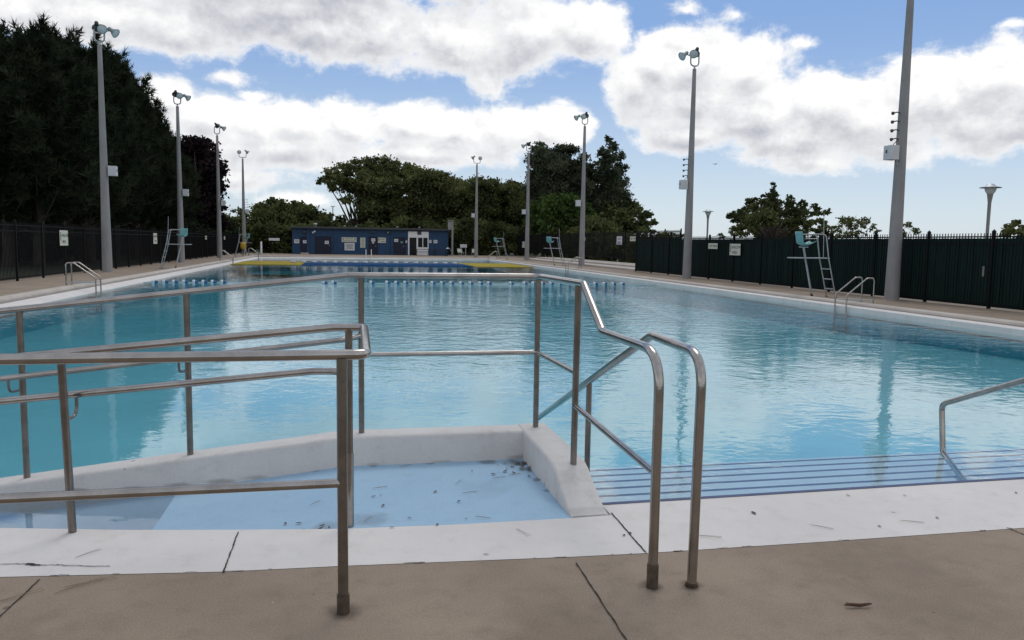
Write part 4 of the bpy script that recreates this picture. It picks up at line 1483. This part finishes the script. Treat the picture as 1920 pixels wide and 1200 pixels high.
tree_px('maple_tree', 'dark red broad tree behind the third left floodlight pole', 92, 372,
        [(350, 300, 34), (372, 285, 30), (392, 310, 26), (340, 340, 36), (375, 340, 38), (400, 345, 20), (345, 385, 36), (385, 385, 34), (404, 385, 18), (360, 420, 34), (395, 425, 24), (328, 300, 26), (362, 270, 18)],
        'maple', leaf=.30, seed=41, dens=1.3, sub=9)
tree_px('locust_tree', 'big spreading tree with arching limbs behind the left part of the blue building', 112, 668,
        [(606, 337, 15, 11), (628, 326, 22, 14), (650, 318, 24, 15), (628, 350, 16, 12), (622, 340, 16, 12), (655, 345, 22, 15), (642, 335, 20, 14), (672, 350, 24, 18), (700, 360, 28, 20), (735, 395, 30, 22), (705, 392, 28, 20), (682, 312, 30, 17), (715, 312, 32, 18), (745, 318, 32, 18), (690, 340, 30, 20), (725, 345, 32, 22), (757, 342, 28, 22), (648, 372, 13, 12), (680, 370, 24, 20), (715, 378, 32, 22), (748, 380, 30, 24), (690, 402, 28, 20), (725, 412, 32, 22), (755, 415, 28, 22), (672, 424, 18, 14)],
        'locust', leaf=.25, seed=42, trunk_r=.34, fork=.1, trunks=2, sub=9)
tree_px('locust_tree', 'wide green tree behind the right part of the blue building', 114, 820,
        [(775, 328, 28, 20), (800, 330, 30, 20), (828, 338, 30, 20), (856, 348, 28, 20), (880, 352, 24, 18), (790, 360, 30), (825, 368, 34), (860, 375, 32), (885, 378, 26), (795, 395, 32), (835, 402, 34), (870, 405, 32), (800, 425, 30, 18), (845, 430, 30, 18)],
        'locust', leaf=.25, seed=43, trunk_r=.34, sub=9)
tree_px('broadleaf_tree', 'round green tree behind the far light pole, left of the poplars', 112, 930,
        [(900, 352, 22), (925, 352, 26, 18), (955, 358, 26, 20), (980, 362, 22, 20), (905, 380, 28), (940, 385, 32), (975, 388, 30), (900, 412, 30), (940, 415, 34), (978, 418, 30), (910, 440, 30, 18), (955, 445, 32, 18)],
        'dense', leaf=.25, seed=44, sub=9)
tree_px('broadleaf_tree', 'low dark tree filling the gap between the blue building and the terrace', 99, 880,
        [(858, 432, 22, 20), (880, 428, 26, 22), (905, 436, 26, 22), (870, 458, 24, 20), (900, 462, 26, 18), (930, 445, 24), (950, 460, 24, 16), (975, 450, 24), (930, 468, 24, 14), (1000, 455, 22, 18)],
        'dense', leaf=.26, seed=45, sub=9, dens=1.2)
for i, (lab, px, lst, sd) in enumerate((
    ('bluish poplar with a rounded top right of the fourth right floodlight pole', 1018, [(1014, 282, 14), (1024, 290, 13), (1006, 300, 14), (1026, 312, 16), (1010, 328, 18), (1026, 344, 18), (1008, 358, 18), (1028, 375, 20), (1012, 395, 20)], 51),
    ('middle poplar between two floodlight poles, close to its neighbours', 1058, [(1048, 284, 11), (1066, 282, 12), (1056, 300, 16), (1042, 318, 15), (1068, 318, 16), (1054, 340, 18), (1072, 350, 16), (1044, 362, 18), (1066, 378, 20), (1052, 400, 22)], 52),
    ('slim poplar half hidden behind the terrace floodlight pole', 1094, [(1093, 300, 10), (1100, 316, 12), (1086, 325, 12), (1104, 336, 13), (1092, 352, 16), (1106, 368, 16), (1090, 385, 18), (1104, 402, 20)], 53),
    ('tallest poplar with an open pointed top, rightmost of the four', 1146, [(1142, 264, 7), (1150, 276, 9), (1128, 284, 7), (1160, 292, 9), (1140, 294, 12), (1124, 306, 8), (1164, 312, 10), (1146, 318, 14), (1130, 330, 13), (1164, 336, 13), (1146, 348, 17), (1128, 362, 16), (1162, 368, 16), (1144, 384, 20), (1124, 398, 18), (1166, 398, 18)], 54))):
    lst = [(a_, b_, c_ * 1.3) for a_, b_, c_ in lst]
    tree_px('poplar_tree', lab, 96, px, lst, 'poplar', leaf=.20, seed=sd, trunk_r=.2, group='poplars on the right', sub=26, dens=.62, fork=.75)
tree_px('broadleaf_tree', 'bright green bushy tree in front of the poplars', 90, 1050,
        [(1012, 392, 22), (1040, 385, 24), (1070, 388, 24), (1095, 395, 20), (1008, 418, 24), (1040, 415, 28), (1075, 418, 28), (1100, 422, 22), (1025, 440, 26, 16), (1065, 442, 28, 16)],
        'bush', leaf=.26, seed=46, sub=8)
tree_px('broadleaf_tree', 'dark broad tree right of the poplars with a ragged right edge', 92, 1175,
        [(1150, 400, 26), (1180, 392, 18), (1200, 396, 14), (1214, 404, 11), (1226, 416, 8), (1170, 415, 26), (1200, 418, 20), (1120, 418, 22), (1140, 432, 26, 18), (1180, 436, 28, 16), (1215, 428, 14, 11)],
        'dense', leaf=.27, seed=47, sub=9)
tree_px('shrub', 'low light green shrub at the end of the terrace fence', 60, 1222,
        [(1206, 434, 12, 8), (1222, 436, 10, 7), (1238, 440, 10, 6), (1252, 442, 10, 5)], 'olive', leaf=.16, seed=48, cat='shrub', sub=30, limbs=False)
tree_px('broadleaf_tree', 'spreading dark bush with a tall spike beyond the green fence', 34, 1450,
        [(1450, 345, 4, 10), (1451, 356, 6, 12), (1449, 368, 9, 12), (1440, 372, 14, 12), (1410, 378, 12, 10), (1480, 378, 14, 10), (1505, 384, 12, 9), (1530, 388, 10, 8), (1550, 396, 8, 6), (1385, 400, 14, 8), (1370, 405, 10, 6), (1447, 378, 14, 16), (1425, 385, 20, 14), (1400, 398, 22, 14), (1378, 410, 16, 10), (1460, 390, 24, 16), (1490, 396, 22, 12), (1515, 402, 18, 10), (1538, 398, 16, 8), (1430, 410, 30, 20), (1465, 415, 32, 20), (1500, 420, 28, 16), (1535, 420, 20, 12), (1395, 428, 28, 14), (1440, 438, 32, 16), (1490, 440, 32, 14), (1535, 440, 22, 12)],
        'dense', leaf=.105, seed=49, trunk_r=.10, sub=85, dens=.8, trunks=2)
tree_px('shrub', 'thin pale olive shrub right of the spreading dark bush', 27, 1600,
        [(1565, 428, 16, 10), (1585, 415, 15, 13), (1603, 420, 15, 13), (1625, 415, 12, 12), (1570, 440, 18, 8), (1605, 440, 22, 8), (1638, 428, 9, 12)],
        'olive', leaf=.07, seed=50, trunk_r=.03, cat='shrub', sub=130, dens=.30, trunks=3)
tree_px('shrub', 'wispy shrub showing beside the thick nearest right floodlight pole', 24, 1712,
        [(1700, 425, 9, 12), (1716, 432, 10, 10), (1690, 438, 10, 8)], 'olive', leaf=.06, seed=55, trunk_r=.02, cat='shrub', sub=160, dens=.22, trunks=3)
tree_px('shrub', 'dark leafy shrub peeping over the green fence at the right edge', 22, 1902,
        [(1890, 430, 12, 9), (1905, 424, 12, 10), (1925, 428, 14, 10), (1905, 442, 24, 10)], 'dense', leaf=.09, seed=56, trunk_r=.05, cat='shrub', sub=140, dens=.6)
tree_px('shrub', 'low ragged shrub row just above the green fence, left of the second park lamp', 46, 1265,
        [(1250, 440, 12, 7), (1275, 443, 12, 6), (1375, 438, 16, 8), (1350, 443, 12, 6)], 'olive', leaf=.10, seed=57, trunk_r=.03, cat='shrub', sub=60, dens=.4)
tree_px('broadleaf_tree', 'mid green tree beyond the far left corner, left of the far floodlight pole', 118, 438,
        [(430, 410, 18), (448, 405, 18, 14), (425, 430, 20), (450, 428, 20), (440, 450, 24, 18), (470, 440, 18)], 'locust', leaf=.30, seed=58, sub=9)
tree_px('broadleaf_tree', 'rounded dark tree right of the far left floodlight pole', 116, 545,
        [(492, 400, 22), (515, 388, 22, 16), (540, 384, 24, 14), (565, 388, 22, 16), (505, 412, 28), (545, 410, 32), (580, 408, 22), (500, 438, 30), (545, 440, 34), (585, 432, 26), (480, 425, 20)],
        'dense', leaf=.30, seed=59, sub=8)
tree_px('broadleaf_tree', 'small green tree between the rounded dark tree and the big spreading tree', 120, 620,
        [(600, 415, 18), (620, 412, 16, 12), (640, 414, 14, 10), (610, 435, 22), (640, 434, 20), (655, 428, 12)], 'locust', leaf=.30, seed=60, sub=9)
tree_px('shrub', 'dark leafy bush left of the blue building, behind the long low sign', 97, 520,
        [(490, 440, 22, 24), (515, 435, 22, 24), (538, 445, 18, 22), (500, 465, 24, 14), (530, 466, 22, 14), (548, 462, 8, 12)], 'dense', leaf=.24, seed=61, cat='shrub', sub=10, dens=1.2)
tree_px('shrub', 'dark bush behind the far left lifeguard chair', 98, 440,
        [(425, 458, 22, 18), (450, 455, 22, 18), (470, 460, 16, 14)], 'dense', leaf=.24, seed=62, cat='shrub', sub=10, dens=1.2)
def thicket(lab, x0, y0, x1, y1, hgt, n, material, leaf, seed, r=1.7):
    g = np.random.default_rng(seed)
    bl = []
    for k in range(n):
        f = (k + g.uniform(0, 1)) / n
        rr = r * g.uniform(.75, 1.2)
        bl.append((x0 + (x1 - x0) * f + g.uniform(-.8, .8), y0 + (y1 - y0) * f + g.uniform(-.8, .8), g.uniform(.25, 1) * max(.4, hgt - rr * .6), rr, rr * .8))
    return broad_tree('shrub', lab, ((x0 + x1) / 2, (y0 + y1) / 2, 0), bl, M[material], leaf=leaf, seed=seed, cat='shrub', sub=6, limbs=False, dens=1.15, group='thickets behind the fences')


thicket('dark thicket behind the terrace fence, below the poplars', 24, 66, 25, 94, 4.2, 26, 'dense', .22, 81)
thicket('dark thicket behind the right end of the terrace fence', 24.5, 54, 25.5, 67, 2.9, 16, 'dense', .20, 82, 1.4)
thicket('dark thicket directly behind the left half of the blue building', -7, 104, 4, 105, 4.0, 18, 'dense', .26, 83)
thicket('dark thicket directly behind the right half of the blue building', 4, 104, 15, 105, 4.6, 20, 'dense', .26, 84)
thicket('dark thicket between the blue building and the terrace fence corner', 14, 100, 24, 99, 4.5, 20, 'dense', .25, 85)
# undergrowth behind the left fence
for i, (px, X, lab) in enumerate(((20, -19.5, 'dark undergrowth below the pines at the left edge'), (95, -21, 'dark undergrowth below the pines behind the shallow area sign'), (165, -19.5, 'dark undergrowth left of the nearest left floodlight pole'), (245, -19, 'dark undergrowth between the first and second left floodlight poles'), (310, -18, 'dark undergrowth behind the second left floodlight pole'), (380, -16, 'dark undergrowth below the dark red tree'))):
    x, y = on_ray(px, X=X)
    g = np.random.default_rng(70 + i)
    bl = [(x + g.uniform(-2.5, 2.5), y + g.uniform(-5, 5), g.uniform(.7, 2.6), g.uniform(1.6, 2.3), g.uniform(1.0, 1.6)) for _ in range(9)]
    broad_tree('shrub', lab, (x, y, 0), bl, M['pine'], leaf=.3, seed=70 + i, cat='shrub', sub=7, limbs=False, dens=1.1)

# ------------------------------------------------------------------ litter on the ramp, rim and deck
def on_floor(px, py, dz=.004):
    p = P(px, py, z=0)
    z = 0.0
    if -6 < p.x < -.02 and ins(p.x) < p.y < 5.5: z = (p.x + .02) * .107
    return Vector((p.x, p.y, z + dz))


def leaf_bit(p, ln, ang, name='dry_leaf', label='small dry brown leaf lying on the pale blue ramp landing', group='dry leaves on the ramp', m='leafdry'):
    mb = MB()
    n = 6
    vs = []
    for i in range(n + 1):
        u = i / n
        w = ln * .22 * math.sin(math.pi * min(1, u * .98 + .01)) ** .8
        z = .001 + .10 * ln * (u - .5) ** 2 + random.uniform(0, .001)
        vs += [(ln * (u - .5), -w, z + .04 * ln * random.uniform(.6, 1)), (ln * (u - .5), 0, z), (ln * (u - .5), w, z + .04 * ln * random.uniform(.5, 1))]
    for i in range(n):
        for k in (0, 1):
            mb.add([vs[3 * i + k], vs[3 * i + k + 1], vs[3 * i + 4 + k], vs[3 * i + 3 + k]], [(0, 1, 2, 3)])
    o = mb.build(name, M[m])
    o.location = p
    o.rotation_euler = (0, 0, ang)
    return tag(o, label, 'leaf', group)


def needle_bit(p, ln, ang, label, group):
    mb = MB()
    for s in (-1, 1):
        mb.tube([(-ln / 2, 0, .003), (0, s * .03 * ln, .005), (ln / 2, s * .07 * ln, .004)], .0009, 4)
    o = mb.build('pine_needle', M['needle'])
    o.location = p
    o.rotation_euler = (0, 0, ang)
    return tag(o, label, 'pine needle', group)


g = random.Random(5)
for (px, py) in ((535, 972), (560, 974), (572, 988), (578, 991), (600, 989), (604, 983), (617, 988), (700, 932), (714, 930), (768, 972), (718, 949), (816, 923), (860, 941), (874, 974), (885, 884), (925, 890), (735, 990), (820, 985), (660, 912)):
    leaf_bit(on_floor(px, py), g.uniform(.02, .042), g.uniform(0, 6.3))
LAB = 'dark leaf scrap caught in the corner of the white ramp wall'
for k in range(26):
    px = 985 - abs(g.gauss(0, 26)) + 3 + k * .6
    py = 868 + abs(g.gauss(0, 8)) + max(0, (px - 985)) * .9
    leaf_bit(on_floor(min(px, 1000), py), g.uniform(.015, .045), g.uniform(0, 6.3), label=LAB, group='leaf scraps in the wall corner')
for (px, py, a) in ((935, 897, .2), (965, 891, .3), (1010, 902, .5), (640, 930, 1.2), (880, 925, .1), (905, 972, -.5), (712, 916, .2), (860, 905, 1.0), (690, 975, 1.0), (760, 875, .5), (590, 940, .9)):
    needle_bit(on_floor(px, py), .10, a, 'dry pine needle lying on the pale blue ramp landing', 'pine needles on the ramp')
for (px, py, a) in ((165, 1040, .8), (1330, 1008, -.4), (1540, 990, -.8), (1710, 980, -.5), (980, 1000, -1.2)):
    needle_bit(on_floor(px, py), .13, a, 'dry pine needle lying on the white pool rim', 'pine needles on the white rim')
for (px, py, s) in ((1413, 963, .05), (1590, 930, .03), (1696, 930, .025), (1649, 988, .03), (1757, 972, .03), (1905, 925, .03), (1170, 1005, .03), (1182, 1001, .03)):
    leaf_bit(on_floor(px, py), s, g.uniform(0, 6), label='small dry leaf lying on the white pool rim', group='dry leaves on the white rim')
for (px, py, a) in ((30, 1122, .6), (150, 1100, .7), (170, 1094, .35)):
    needle_bit(on_floor(px, py), .22, a, 'long dry pine needle on the tan deck at the lower left', 'pine needles on the deck')
p = on_floor(1608, 1140)
mb = MB()
mb.tube([(-.06, .012, .010), (-.03, .006, .012), (.01, 0, .008), (.045, -.004, .012), (.07, 0, .01)], [.003, .007, .008, .006, .003], 7)
mb.tube([(-.02, .005, .012), (-.045, .022, .014)], [.004, .002], 6)
mb.tube([(.02, 0, .01), (.04, -.014, .012)], [.004, .002], 6)
o = mb.build('twig', M['twig'])
o.location = p
tag(o, 'reddish brown twig lying alone on the tan deck at the lower right', 'twig')
